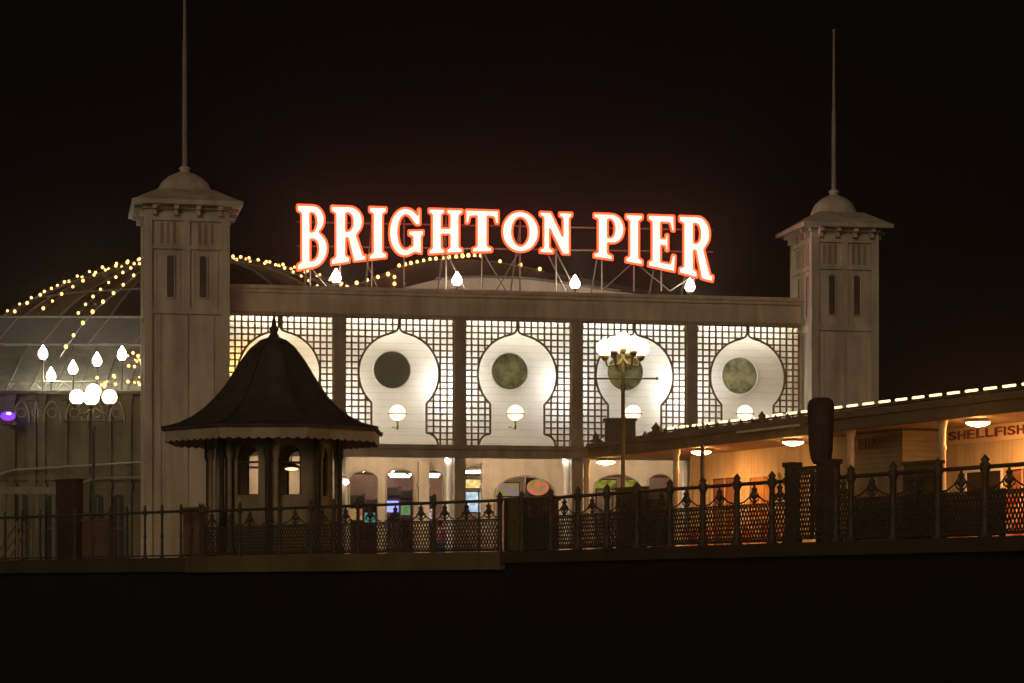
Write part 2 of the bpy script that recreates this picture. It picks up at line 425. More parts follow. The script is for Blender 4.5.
# two leaves: built as a strip wall with piers and arched heads
ew = MB(); px_ = -.05
for (x0, x1, zz) in ops:
    ew.box(px_, x0, VW, VW + .2, 0, Z_canb + .19)
    n8 = 8; rz = (x1 - x0) / 2 * .6; cx = (x0 + x1) / 2; rr = (x1 - x0) / 2
    pts = [(x0, zz - rz)] + [(cx - rr * math.cos(PI * i / n8), zz - rz + rz * math.sin(PI * i / n8)) for i in range(1, n8)] + [(x1, zz - rz)]
    loop = pts + [(x1, Z_canb + .19), (x0, Z_canb + .19)]
    ew.poly([loop], VW, VW + .2)
    px_ = x1
ew.box(px_, FLEN + .1, VW, VW + .2, 0, Z_canb + .19)
ew.build('entrance_wall', M_cream, arc)
fr = MB()
for (x0, x1, zz) in ops:
    rz = (x1 - x0) / 2 * .6; cx = (x0 + x1) / 2; rr = (x1 - x0) / 2
    pts = [(x0, VW - .02, 0)] + [(cx - rr * math.cos(PI * i / 10), VW - .02, zz - rz + rz * math.sin(PI * i / 10)) for i in range(11)] + [(x1, VW - .02, 0)]
    f1 = MB(); f1.tube(pts, .035, 6); f1.build('door_frame', M_pil, arc)
rm = MB()
rm.box(-.05, FLEN + .1, 9.8, 9.95, 0, Z_canb); rm.box(-.05, FLEN + .1, VW + .21, 9.79, Z_canb - .12, Z_canb + .04)
rm.box(-.05, FLEN+.1, VW + .21, 9.79, .01, .05); rm.box(-.2, -.06, .3, 9.95, 0, Z_canb); rm.box(FLEN+.11, FLEN+.2, .3, 9.95, 0, Z_canb)
rm.build('interior_room', M_room, arc)
sb = MB(); sb.box(-.05, FLEN+.1, 9.96, 10.1, 0, Z_top - .3); sb.box(-.2, -.05, 3.2, 9.95, Z_can, Z_top-.3); sb.box(FLEN+.1, FLEN+.2, 3.2, 9.95, Z_can, Z_top-.3)
sb.build('rear_wall', M_olive, arc)
for px in (450.5, 568, 686):
    u = FR.u(px, .75); c = MB()
    c.lathe((u, .75, 0), [(.20, 0), (.20, .15), (.15, .22), (.14, 3.2), (.17, 3.5), (.21, 3.6), (.21, Z_canb)], 20); c.build('column', M_white, arc)
for px in (487, 424):
    u = FR.u(px, VW - .3); c = MB(); c.box(u - .18, u + .18, VW - .34, VW - .003, 0, Z_canb); c.box(u - .22, u + .22, VW - .38, VW - .005, 2.9, 3.0); c.build('wall_pier', M_cream, arc)
for b in range(5):
    um = (PU[b] + PU[b+1]) / 2; t = MB(); t.cyl((um - .7, .6, Z_canb + .12), (um + .7, .6, Z_canb + .12), .035, n=8); t.build('ceiling_tube', E_ceil, arc)
    t = MB(); t.cyl((um - .7, 6.2, Z_canb - .17), (um + .7, 6.2, Z_canb - .17), .03, n=8); t.build('ceiling_tube', E_room, arc)
for px, yy in ((446.5, 0), (564, 0)):
    u = FR.u(px, .5); t = MB(); t.cyl((u, .48, Z_canb - .02), (u, .48, Z_canb - .10), .05, n=10); t.build('downlight', emit('downlight_glow', (1, .9, .72), 30), arc)

# lit things inside the entrance
def strip_light(px, py, v, lab, wd=.6):
    p = FR.at(px, py, v); r_ = empty('strip_light', p, FR.rz)
    a = MB(); a.box(-wd/2, wd/2, -.06, .06, .04, .09); a.build('casing', M_rib, r_)
    a = MB(); a.cyl((-wd/2, 0, 0), (wd/2, 0, 0), .045, n=8); a.cyl((-wd/2.4, .12, -.07), (wd/2.2, .12, -.07), .03, n=8); a.build('tube', E_int, r_)
    a = MB(); a.cyl((0, 0, .09), (0, 0, max(.12, Z_canb - .12 - p[2])), .012, n=6); a.build('hanger', M_rib, r_)
    tag(r_, lab, 'ceiling light', 'white strip lights inside the entrance arches')
strip_light(400, 474.5, 4.6, 'white strip light seen through the green-edged arch, left of the pair', .8)
strip_light(430, 474.5, 4.6, 'white strip light in the arch beside the white column, right of the pair', .7)
strip_light(641, 479, 4.6, 'pair of small white lights seen under the shelter roof near its far end', .25)
def arcade_machine(px, v, screen, lab, wd=.7, h=1.9, body=M_purple):
    u = FR.u(px, v); r_ = empty('arcade_machine', FR.W(u, v, .05), FR.rz)
    side = [(0, 0), (.7, 0), (.7, h - .1), (.6, h), (.05, h), (.0, h - .35), (.2, h - .55), (.25, h - .95), (.02, h - 1.1), (.05, h - 1.2)]
    for sx in (-wd/2, wd/2 - .04):
        a = MB(); n = len(side); a.add([(sx, y, z) for y, z in side] + [(sx + .04, y, z) for y, z in side],
              [tuple(range(n)), tuple(range(n, 2*n))[::-1]] + [(i, (i+1)%n, (i+1)%n+n, i+n) for i in range(n)]); a.build('side_panel', body, r_)
    a = MB(); a.box(-wd/2 + .04, wd/2 - .04, .25, .68, .02, h - .55); a.box(-wd/2 + .04, wd/2 - .04, .28, .68, h - .55, h - .1); a.build('cabinet', body, r_)
    a = MB(); a.box(-wd/2 + .08, wd/2 - .08, .225, .247, h - .92, h - .52); a.build('screen', screen, r_)
    a = MB(); a.box(-wd/2 + .05, wd/2 - .05, .03, .3, h - .33, h - .06); a.build('marquee', M_dark, r_)
    a = MB(); a.box(-wd/2 + .05, wd/2 - .05, .03, .24, h - 1.13, h - 1.02); a.build('control_panel', M_dark, r_)
    tag(r_, lab, 'arcade machine')
    return r_
arcade_machine(393, 4.3, E_blue, 'arcade machine with glowing violet-blue screen inside the green-edged arch', .62, 2.95)
def lit_sign(px0, px1, py0, py1, v, m, lab, name='lit_panel', ov=False):
    u0, z1 = FR.uz(px0, py0, v); u1, z0 = FR.uz(px1, py1, v); r_ = empty(name, FR.W((u0+u1)/2, v, z0), FR.rz)
    hw = (u1-u0)/2; h = z1 - z0
    a = MB()
    if ov: a.poly([arcpts(0, h/2, hw, h/2, 0, 345, 23)], 0, .06)
    else: a.box(-hw, hw, 0, .06, 0, h)
    a.build('panel', m, r_)
    a = MB(); a.box(-hw - .04, hw + .04, .062, .16, -.04, h + .04); a.build('casing', M_dark, r_)
    a = MB(); a.box(-hw*.8, -hw*.8+.05, .07, .12, -z0, -.041); a.box(hw*.8-.05, hw*.8, .07, .12, -z0, -.041); a.build('stand', M_dark, r_)
    tag(r_, lab, 'lit panel')
lit_sign(462, 482, 479.5, 488, 4.2, E_yel, 'yellow lit band in the opening just right of the second pilaster')
lit_sign(463, 484, 492, 512, 4.5, E_cyan, 'pale blue lit display below the yellow band beside the pilaster')
lit_sign(496, 519, 483, 496, 3.9, E_oliv, 'dull olive and mauve lit display left of the red one')
lit_sign(527, 549, 479, 495.5, 3.7, E_pink, 'red and green lit oval display behind the fence, beneath the third bay', ov=True)
lit_sign(594, 616, 480, 488.5, 5.0, E_lime, 'lime green lit display left of the tall lamp post under the shelter end')
lit_sign(625, 640, 480, 488, 5.0, E_lime, 'narrow lime green lit display just right of the tall lamp post')
arcade_machine(357, 5.2, emit('screen_amber', (.55, .40, .12), .6, col2=(.5, .12, .08), vscale=7), 'arcade machine with dim amber screen in the dark arch nearest the kiosk', .6, 2.7)
arcade_machine(370, 6.4, emit('screen_teal', (.10, .35, .30), .6), 'arcade machine with dim teal screen in the dark arch nearest the kiosk', .6, 2.6)
arcade_machine(405, 5.6, emit('screen_green', (.12, .35, .08), .6, col2=(.4, .4, .3), vscale=8), 'arcade machine with green screen on the right side of the green-edged arch', .62, 2.9)
arcade_machine(429, 5.0, emit('screen_pale', (.7, .6, .5), .9, col2=(.3, .1, .2), vscale=9), 'arcade machine with pale screen in the narrow arch beside the white column', .55, 2.7)
arcade_machine(660, 5.0, emit('screen_mauve', (.4, .22, .35), .5, col2=(.5, .4, .1), vscale=9), 'arcade machine with mauve screen behind the shelter pillars', .6, 2.6)
a = MB(); x0, x1, zz = ops[1]; cx = (x0+x1)/2; rr = (x1-x0)/2 - .06; rz = rr*.6
a.tube([(cx - rr * math.cos(PI*i/12), VW + .25, zz - .08 - rz + rz * math.sin(PI*i/12)) for i in range(4, 11)], .035, 6); a.build('green_arch_tube', E_lgreen, arc)

# ================================================================== towers
def tower(corner, wd, z_top, dome_dz, pole_z, label, rz):
    """corner: world xy of the front-left corner; local x along the front, y back"""
    root = empty('tower', (0, 0, 0), rz)
    dx, dy = math.cos(rz), math.sin(rz)
    cx = corner[0] + dx * wd/2 - dy * wd/2; cy = corner[1] + dy * wd/2 + dx * wd/2
    root.location = (cx, cy, 0)
    h = wd / 2; i_ = .10
    s = MB(); s.box(-h + i_, h - i_, -h + i_, h - i_, 0, z_top); s.build('shaft', M_tower, root)
    zb = z_top - 3.15   # bottom of the window stage
    def rot4(fn, name, m):
        for k in range(4):
            b = MB(); fn(b); c, s_ = [(1,0),(0,1),(-1,0),(0,-1)][k]
            b.v = [(x*c - y*s_, x*s_ + y*c, z) for x, y, z in b.v]
            b.build(name, m, root)
    # corner posts
    for sx in (-1, 1):
        for sy in (-1, 1):
            b = MB(); x0, x1 = sorted((sx*h, sx*(h-.26))); y0, y1 = sorted((sy*h, sy*(h-.26)))
            b.box(x0, x1, y0, y1, 0, z_top - .02); b.build('corner_post', M_tower, root)
    def frame(b):
        y0, y1 = -h + .02, -h + i_ + .02
        b.box(-.10, .10, y0, y1, zb, z_top - .35)
        b.box(-h + .261, h - .261, y0 - .003, y1, z_top - .36, z_top - .12)
        b.box(-h + .261, h - .261, y0 - .003, y1, zb - .22, zb)
        b.box(-h + .261, h - .261, y0 - .003, y1, z_top - 1.28, z_top - 1.16)
        b.box(-.03, .03, y0 + .03, y1, 0, zb - .22)
        for q in (-.62, .62): b.box(q*h - .02, q*h + .02, y0 + .045, y1, 0, zb - .22)
        for q in (-.72, .72, -.16, .16): b.box(q*h - .018, q*h + .018, y0 + .05, y1, zb, z_top - 1.28)
    rot4(frame, 'panel_frame', M_tower)
    def slots(b):
        for sx in (SX,):
            c = sx * (h - .26 + .10) / 2
            for q in (-.2, 0, .2): b.box(c + q - .045, c + q + .045, -h + i_ - .015, -h + i_ + .01, z_top - 1.1, z_top - .42)
    SX = -1; rot4(slots, 'louvre', M_pil); SX = 1; rot4(slots, 'louvre', M_pil)
    for k in range(4):
        c, s_ = [(1,0),(0,1),(-1,0),(0,-1)][k]
        for sx in (-1, 1):
            b = MB(); q = sx * (h - .26 + .10) / 2 * .86; hwid = .13
            loop = arch_loop(q - hwid, q + hwid, zb + .3, z_top - 1.46)
            b.poly([loop], -h + i_ - .02, -h + i_ + .01)
            b.v = [(x*c - y*s_, x*s_ + y*c, z) for x, y, z in b.v]; wn = b.build('window', M_twin, root)
            b = MB(); L = loop; b.tube([(x, -h + i_ - .02, z) for x, z in L + L[:1]], .03, 6)
            b.v = [(x*c - y*s_, x*s_ + y*c, z) for x, y, z in b.v]; b.build('frame', M_tower, wn)
        for q in (-.38, -.13, .13, .38):
            b = MB(); x = q * wd
            b.box(x - .07, x + .07, -h - .30, -h - .002, z_top - .02, z_top + .10); b.box(x - .06, x + .06, -h - .16, -h - .003, z_top - .20, z_top - .022)
            b.v = [(xx*c - y*s_, xx*s_ + y*c, z) for xx, y, z in b.v]; b.build('bracket', M_tower, root)
    b = MB(); b.box(-h - .05, h + .05, -h - .05, h + .05, z_top - .04 + .045, z_top + .115); b.build('cornice', M_tower, root)
    # square low roof, then a little dome
    hh = h + .40; zr = z_top + .12
    b = MB(); b.box(-hh, hh, -hh, hh, zr, zr + .14)
    prof = [(hh - .04, .14), (hh*.82, .30), (hh*.62, .50), (hh*.50, .62)]
    vs = []
    for rr, z in prof: vs += [(-rr, -rr, zr+z+.001), (rr, -rr, zr+z+.001), (rr, rr, zr+z+.001), (-rr, rr, zr+z+.001)]
    fs = []
    for q in range(len(prof) - 1):
        for i in range(4): fs.append((q*4+i, q*4+(i+1)%4, q*4+4+(i+1)%4, q*4+4+i))
    fs.append((len(vs)-4, len(vs)-3, len(vs)-2, len(vs)-1)); b.add(vs, fs)
    rf_ = b.build('roof', M_tower, root)
    b = MB(); rd = hh*.50
    b.lathe((0, 0, zr + .55), [(rd*1.05, 0), (rd*1.02, .08), (rd*.97, .22), (rd*.85, .42), (rd*.62, .60), (rd*.34, .72), (rd*.16, .78), (.16, .84), (.20, .90), (.10, .97), (.001, 1.0)], 24)
    b.build('dome', M_tower, rf_)
    b = MB(); z0 = zr + 1.5; b.cyl((0, 0, z0 - .02), (0, 0, z0 + (pole_z - z0)*.5), .085, .075, n=10); b.cyl((0, 0, z0 + (pole_z - z0)*.5), (0, 0, pole_z), .06, .035, n=10); b.sphere((0, 0, pole_z + .03), .07)
    b.build('flagpole', M_rib, rf_)
    tag(root, label, 'tower')
    return root
dF, nF = FR.d, FR.n
pc = FR.xy(FLEN + .02, 0) - nF * 1.2
tower((pc.x, pc.y), 2.4, 11.55, 0, 18.65, 'cream square tower with flagpole at the right end, beside the orange-lit shops', FR.rz)
pl = FR.xy(-.03, 0) - nF * 1.2 - dF * 2.75
tower((pl.x, pl.y), 2.75, 11.62, 0, 21.5, 'cream square tower with flagpole at the left end, behind the kiosk roof', FR.rz)

# ================================================================== roof sign
sign = empty('roof_sign', (FR.P0.x, FR.P0.y, 0), FR.rz)
tag(sign, 'glowing white letters edged in red reading BRIGHTON PIER above the arcade roof', 'sign')
SV = .35
GL = {
 'I': [[(0,0),(1,0),(1,.09),(.78,.13),(.78,.87),(1,.91),(1,1),(0,1),(0,.91),(.22,.87),(.22,.13),(0,.09)]],
 'T': [[(.2,0),(.8,0),(.8,.1),(.66,.14),(.66,.86),(.86,.84),(.91,.68),(1,.68),(1,1),(0,1),(0,.68),(.09,.68),(.14,.84),(.34,.86),(.34,.14),(.2,.1)]],
 'H': [[(0,0),(.47,0),(.47,.09),(.38,.13),(.38,.43),(.62,.43),(.62,.13),(.53,.09),(.53,0),(1,0),(1,.09),(.9,.13),(.9,.87),(1,.91),(1,1),(.53,1),(.53,.91),(.62,.87),(.62,.57),(.38,.57),(.38,.87),(.47,.91),(.47,1),(0,1),(0,.91),(.1,.87),(.1,.13),(0,.09)]],
 'N': [[(0,0),(.42,0),(.42,.09),(.31,.13),(.31,.60),(.70,0),(.92,0),(.92,.87),(1,.91),(1,1),(.60,1),(.60,.91),(.71,.87),(.71,.42),(.35,1),(0,1),(0,.91),(.12,.87),(.12,.13),(0,.09)]],
 'E': [[(0,0),(.97,0),(1,.30),(.88,.30),(.80,.13),(.46,.13),(.46,.44),(.62,.44),(.64,.35),(.73,.35),(.73,.66),(.64,.66),(.62,.57),(.46,.57),(.46,.87),(.78,.87),(.86,.72),(.96,.72),(.94,1),(0,1),(0,.91),(.13,.87),(.13,.13),(0,.09)]],
 'O': [arcpts(.5,.5,.5,.5,0,348,29), arcpts(.5,.5,.23,.35,0,345,23)],
 'G': [arcpts(.5,.5,.5,.5,44,298,20) + [(.80,.06),(.97,.02),(.97,.40),(1.03,.43),(1.03,.53),(.58,.53),(.58,.43),(.70,.40),(.70,.20)] + arcpts(.5,.5,.23,.36,300,60,14) + [(.80,.64),(.93,.64),(.93,.99),(.86,.99)]],
 'P': [[(0,0),(.62,0),(.62,.09),(.46,.13),(.46,.36)] + arcpts(.58,.68,.42,.32,-90,90,12) + [(0,1),(0,.91),(.14,.87),(.14,.13),(0,.09)], [(.46,.48)] + arcpts(.55,.68,.14,.20,-90,90,8) + [(.46,.88)]],
 'R': [[(0,0),(.54,0),(.54,.09),(.43,.13),(.43,.44),(.49,.44),(.66,0),(1.0,0),(1.02,.10),(.93,.10),(.74,.48)] + arcpts(.54,.73,.38,.27,-45,90,10) + [(0,1),(0,.91),(.13,.87),(.13,.13),(0,.09)], [(.43,.56)] + arcpts(.50,.72,.13,.16,-90,90,8) + [(.43,.88)]],
 'B': [[(0,0)] + arcpts(.53,.29,.47,.29,-90,62,12) + arcpts(.52,.77,.38,.23,-55,90,10) + [(0,1),(0,.91),(.14,.87),(.14,.13),(0,.09)], [(.43,.12)] + arcpts(.52,.29,.18,.17,-90,90,8) + [(.43,.46)], [(.43,.58)] + arcpts(.50,.73,.14,.15,-90,90,8) + [(.43,.88)]],
}
def sbot(x): return 252 + (4.35e-4 if x < 505 else 7.0e-4) * (x - 505)**2
def stop(x): return 205 + (x - 298) * 12 / 415
LET = [('B',297,327.5),('R',331,365.5),('I',369,386.5),('G',389,422.5),('H',428.5,462.5),('T',465.5,498.5),('O',502,538.5),('N',539.5,572),('P',593.5,624),('I',625.5,642.5),('E',648,675.5),('R',679,712.5)]
for ch, xa, xb in LET:
    def wp(x, y, xa=xa, xb=xb):
        px = xa + x * (xb - xa); py = sbot(px) + y * (stop(px) - sbot(px))
        return FR.uz(px, py, SV)
    lt = MB(); lt.poly(GL[ch], SV, SV + .04, wp); lo = lt.build('letter', E_face, sign); lo['label'] = 'letter ' + ch
    bk = MB(); bk.poly(GL[ch], SV + .043, SV + .22, wp); bk.build('casing', mat('red_letter_casing', (.45, .04, .02), .5), lo)
    tb = MB()
    for lp in GL[ch]:
        q = [wp(*p) for p in lp]; tb.tube([(x, SV - .03, z) for x, z in q + q[:1]], .034, 6)
    tb.build('neon_edge', E_red, lo)
fm = MB()
def fseg(p, q, r=.022, v=SV + .3):
    a = FR.uz(*p, v); b = FR.uz(*q, v); fm.cyl((a[0], v, a[1]), (b[0], v, b[1]), r, n=6)
fseg((297, 246), (713, 252), .03); fseg((297, 222), (713, 230), .03)
for x in (310, 340, 372, 404, 446, 482, 520, 556, 602, 634, 661, 694):
    fseg((x, stop(x) + 6), (x, 291 if x > 500 else 289), .03)
for x0, x1 in ((365, 372), (446, 456), (556, 566), (546, 556), (634, 618), (634, 652), (694, 682), (310, 320), (482, 494), (520, 508)):
    fseg((x0, sbot(x0) - 2), (x1 + (x1 - x0), 291), .02)
fm.build('support_frame', M_steel, sign)
for x in (310, 372, 446, 520, 602, 661, 694):
    u, z = FR.uz(x, stop(x) + 15, SV + .3); fm2 = MB(); fm2.cyl((u, SV + .3, z), (u, SV + 2.4, Z_top - .24), .03, n=6)
    fm2.build('back_stay', M_steel, sign)

# ================================================================== lanterns
def lantern(p, lab, group, h=.46, r=.16, stem=.25):
    r_ = empty('lantern', p)
    b = MB(); b.cyl((0,0,-stem), (0,0,-.02), .022, .03, n=8); b.lathe((0,0,0), [(.001,-.02),(.12,-.02),(.12,.03),(.10,.035),(.001,.035)], 12); b.build('base', M_iron, r_)
    b = MB(); b.lathe((0,0,.036), [(.07,0),(r,.12*h/.5),(r,.24*h/.5),(r*.72,.36*h/.5),(r*.34,.47*h/.5),(.02,.55*h/.5)], 12); b.build('glass', E_lant, r_)
    b = MB(); b.sphere((0,0,.036+.58*h/.5), .025, 8, 6); b.build('finial', M_iron, r_)
    tag(r_, lab, 'lantern', group); return r_
GR = 'lanterns along the arcade parapet'
for px, py, lb in ((336, 281, 'white lantern on the parapet under the first letter B of the sign'), (457, 285, 'white lantern on the parapet below the letters H and T'),
                   (575, 288, 'white lantern on the parapet below the gap between the sign words'), (690, 291, 'white lantern on the parapet under the last letter R of the sign')):
    u = FR.u(px, .1); lantern(FR.W(u, .1, Z_top + .12), lb, GR, .42, .16, .14)

# dish lamps standing on the canopy edge
def dish_lamp(p, lab):
    r_ = empty('dish_lamp', p, FR.rz); pz = p[2] - Z_can
    b = MB(); b.lathe((0,0,-.56), [(.001,0),(.03,.02),(.045,.1),(.025,.16),(.03,.28),(.10,.34),(.03,.36)], 10); b.tube([(0,0,-.52),(0,.3,-.50),(0,.8,-.42),(0,VB - .03,-.40)], .02, 6); b.build('stand', M_lat, r_)
    b = MB(); b.sphere((0,0,0), .27, 20, 12); b.build('globe', E_half, r_)
    b = MB(); N = 24; b.tube([(.31*math.cos(2*PI*i/N), .31*math.sin(2*PI*i/N), -.03) for i in range(N+1)], .018, 6)
    for i in range(4):
        a_ = PI/4 + i*PI/2; b.tube([(.29*math.cos(a_), .29*math.sin(a_), -.03), (.2*math.cos(a_), .2*math.sin(a_), -.2), (.03*math.cos(a_), .03*math.sin(a_), -.29)], .012, 5)
    b.build('ring', M_lat, r_)
    tag(r_, lab, 'lamp', 'round lamps standing in the keyhole openings')
for px, lb in ((397.5, 'round dish lamp in the second keyhole opening, right of the kiosk roof'), (515.5, 'round dish lamp in the middle keyhole opening'),
               (633, 'round dish lamp in the keyhole opening behind the tall lamp post'), (745, 'round dish lamp in the rightmost keyhole opening'), (278, 'round dish lamp in the leftmost keyhole opening behind the kiosk roof')):
    if px == 278: continue
    u = FR.u(px, .02); z = FR.z(px, 413, .02); dish_lamp(FR.W(u, .02, z), lb)

# ================================================================== roofs behind: low centre vault
cvy = 7.0
cv = empty('vaulted_roof', FR.W(0, 0, 0), FR.rz)
tag(cv, 'low pale curved roof rising behind the parapet under the sign', 'roof')
def vault(v0, v1, pts, name, m):
    b = MB(); q = [FR.uz(px, py, v0) for px, py in pts]; k = len(q)
    vs = [(u, v0, z) for u, z in q] + [(u, v1, z) for u, z in q]
    b.add(vs, [(i, i+1, i+1+k, i+k) for i in range(k-1)], True)
    base = [(u, v0 + .002, Z_top - .3) for u, z in q]
    b.add([(u, v0, z) for u, z in q] + base, [(i, i+1, i+1+k, i+k) for i in range(k-1)])
    return b.build(name, m, cv)
V1 = [(300, 296), (340, 291), (395, 268), (430, 262), (470, 259.5), (510, 264), (545, 272), (600, 281), (650, 291), (690, 297)]
vault(7.0, 20, V1, 'upper_vault', M_dome)
vault(3.4, 6.9, [(395, 290), (436, 279.5), (480, 277), (530, 279), (575, 285), (620, 292), (660, 297)], 'lower_vault', mat('pale_vault_render', (.80, .75, .60), .6, .1, 1.2))
b = MB(); q = [FR.uz(px, py - .8, 3.35) for px, py in [(436, 279.5), (480, 277), (530, 279), (575, 285), (620, 292)]]; b.tube([(u, 3.35, z) for u, z in q], .05, 6); b.build('roof_edge', M_rib, cv)

# ---- strings of small bulbs
bulb_mesh = None
def bulb_string(name, lab, pts, spacing, group=None, r=.062, wire=True, m=None):
    global bulb_mesh
    if bulb_mesh is None:
        t = MB(); t.sphere((0, 0, 0), 1.0, 8, 6); tmp = t.build('bulb', E_bulb); bulb_mesh = tmp.data; bpy.data.objects.remove(tmp)
    P = [Vector(p) for p in pts]; root = empty(name, P[0])
    if wire:
        w_ = MB(); w_.tube([p - P[0] for p in P], .018, 5); w_.build('wire', M_rib, root)
    acc = 0; nx = spacing * .5; cnt = 0
    for a, c in zip(P, P[1:]):
        L = (c - a).length
        while nx <= acc + L and cnt < 95:
            q = a.lerp(c, (nx - acc) / L); o = bpy.data.objects.new('bulb', bulb_mesh); COL.objects.link(o); o.parent = root
            o.location = q - P[0] + Vector((0, 0, .05)); s = r * random.uniform(.85, 1.15); o.scale = (s, s, s * 1.15)
            nx += spacing * random.uniform(.9, 1.12); cnt += 1
        acc += L
    tag(root, lab, 'light string', group or 'strings of amber bulbs over the roofs'); return root
bulb_string('light_string', 'amber bulb string climbing the vault edge beneath letters G and H', [FR.at(x, y - 1, 6.9) for x, y in ((396, 268.5), (430, 261.5), (470, 257.5), (482, 258))], .24)
bulb_string('light_string', 'sparse amber bulbs on the vault edge beneath letters T, O and N', [FR.at(x, y - 1, 6.9) for x, y in ((490, 262), (520, 267), (545, 272.5))], .75)
bulb_string('light_string', 'amber bulb string rising from the parapet to the vault beneath letters R and I', [FR.at(x, y, 6.9) for x, y in ((342, 290), (357, 284), (372, 280), (393, 274))], .4)
bulb_string('light_string', 'short upright string of amber bulbs where the low vault begins', [FR.at(x, y, 6.85) for x, y in ((394.5, 275), (394.5, 289))], .24)

# ================================================================== great dome on the left
DC = Vector((-12.8, 100.0, -2.08)); DR = 15.0
dome = empty('great_dome', DC)
tag(dome, 'large dark dome strung with amber bulbs behind the left tower', 'dome')
b = MB(); prof = [(DR * math.sin(R(a)), DR * math.cos(R(a))) for a in [56, 50, 44, 38, 32, 26, 20, 14, 8, 3]] + [(.01, DR)]
b.lathe((0, 0, 0), prof, 48); b.build('shell', M_dome, dome)
b = MB(); b.lathe((0,0,DR-.1), [(1.3,0),(1.3,.35),(1.1,.5),(.5,.75),(.01,.85)], 24); b.build('lantern_top', M_dome, dome)
def rib(az, a0=4, a1=56, st=4, off=.09):
    return [DC + Vector(((DR+off) * math.sin(R(a)) * math.cos(R(az)), (DR+off) * math.sin(R(a)) * math.sin(R(az)), (DR+off) * math.cos(R(a)))) for a in range(a0, a1 + 1, st)]
b = MB()
for az in range(0, 360, 15): b.tube([p - DC for p in rib(az, off=.02)], .06, 5)
for a in (30, 40, 50):
    b.tube([Vector(((DR+.06)*math.sin(R(a))*math.cos(R(q)), (DR+.06)*math.sin(R(a))*math.sin(R(q)), (DR+.06)*math.cos(R(a)))) for q in range(0, 361, 8)], .05, 5)
b.build('dome_ribs', M_rib, dome)
for az, lb in ((180, 'amber bulb string on the dome, highest and outermost to the left'), (187, 'amber bulb string on the dome, second of the close outline pair at the left'), (222, 'amber bulb string on the dome, third below its left outline'), (234, 'amber bulb string on the dome, fourth from its left outline'),
               (247, 'amber bulb string on the dome, fifth and lowest from its left outline'), (0, 'amber bulb string on the dome outline between left tower and the sign'), (-18, 'amber bulb string on the dome just inside its right outline'), (-45, 'amber bulb string on the dome nearest the left tower on its right side')):
    bulb_string('light_string', lb, rib(az, off=.22), (.62 if az > 190 else .55), r=.055)

# ================================================================== side hall left of the tower
SF = Frame((-22.5, 84.6), (1, .02))
hall = empty('side_hall', SF.W(0, 0, 0), SF.rz); tag(hall, 'dim olive side hall with pale glazed roof left of the left tower', 'building')
zw = SF.z(60, 392)
b = MB(); b.box(0, 11.9, 0, .3, 0, zw); b.build('wall', M_olive, hall)
b = MB()
b.add([(0, -.1, zw), (11.9, -.1, zw), (11.9, 4.2, SF.z(60, 346, 4.2)), (0, 4.2, SF.z(60, 346, 4.2))], [(0,1,2,3)]); b.add([(0, -.1, zw-.05), (11.9, -.1, zw-.05), (11.9, 4.2, SF.z(60, 346, 4.2)-.05), (0, 4.2, SF.z(60, 346, 4.2)-.05)], [(0,1,2,3)])
gr_ = b.build('glazed_roof', M_glz, hall)
b = MB(); zr = SF.z(60, 346, 4.2)
for i in range(14):
    x = .4 + i * .85; b.cyl((x, -.08, zw + .03), (x, 4.2, zr + .04), .03, n=5)
b.cyl((0, 4.2, zr+.05), (11.9, 4.2, zr+.05), .06, n=6); b.cyl((0, -.14, zw+.02), (11.9, -.14, zw+.02), .06, n=6); b.build('glazing_bars', M_rib, gr_)
b = MB(); b.box(0, 11.9, 4.3, 4.5, zw, SF.z(60, 318, 4.3)); b.build('clerestory', mat('grey_clerestory', (.08, .07, .065), .5, .3, .7), hall)
b = MB(); b.cyl((0, 4.25, SF.z(60, 317, 4.3)), (11.9, 4.25, SF.z(60, 317, 4.3)), .05, n=6)
for i in range(8): b.cyl((i*1.7, 4.25, zr), (i*1.7 + .9, 4.25, SF.z(60, 317, 4.3)), .025, n=5)
b.build('rail', M_rib, hall)
for px in (12, 33, 42, 64, 86, 108, 128):
    u = SF.u(px); b = MB(); b.box(u - .13, u + .13, -.14, -.002, 0, zw - .3); b.box(u - .19, u + .19, -.2, -.002, zw - .298, zw - .08); b.box(u-.18, u+.18, -.19, -.002, 2.9, 3.1); b.build('pilaster', M_olive, hall)
b = MB(); b.box(0, 11.9, -.28, -.003, zw - .08, zw - .01); b.box(0, 11.9, -.1, -.001, 3.2, 3.4); b.build('cornice', M_olive, hall)
for i, (p0, p1) in enumerate(((16, 29), (47, 60), (69, 82), (91, 104), (112, 125))):
    u0, u1 = SF.u(p0), SF.u(p1); b = MB(); b.poly([arch_loop(u0, u1, .4, 2.7)], -.03, -.002); wn = b.build('window', M_dark, hall)
    b = MB(); b.box((u0+u1)/2 - .02, (u0+u1)/2 + .02, -.05, -.031, .4, 2.6); b.box(u0, u1, -.048, -.032, 1.5, 1.54); b.build('glazing_bar', M_olive, wn)
M_hs = mat('pale_hall_ironwork', (.42, .40, .28), .5, .2, 3)
pxs_h = [12, 33, 42, 64, 86, 108, 128]
for a_, c_ in zip(pxs_h, pxs_h[1:]):
    u0, u1 = SF.u(a_), SF.u(c_); b = MB(); um = (u0+u1)/2; hw_ = (u1-u0)/2 - .1
    b.tube([(um - hw_*math.cos(PI*i/10), -.22, zw - 1.1 + .75*math.sin(PI*i/10)) for i in range(11)], .035, 5)
    b.tube([(um + .16*math.cos(2*PI*i/12), -.22, zw - .75 + .16*math.sin(2*PI*i/12)) for i in range(13)], .02, 5); b.build('arch_bracket', M_hs, hall)
b = MB(); k_ = 22
for i in range(k_):
    xa = .2 + i*11.5/k_; xb = .2 + (i+1)*11.5/k_; b.tube([(xa, -.35, zw+.03), ((xa+xb)/2, -.35, zw+.33), (xb, -.35, zw+.03)], .018, 5)
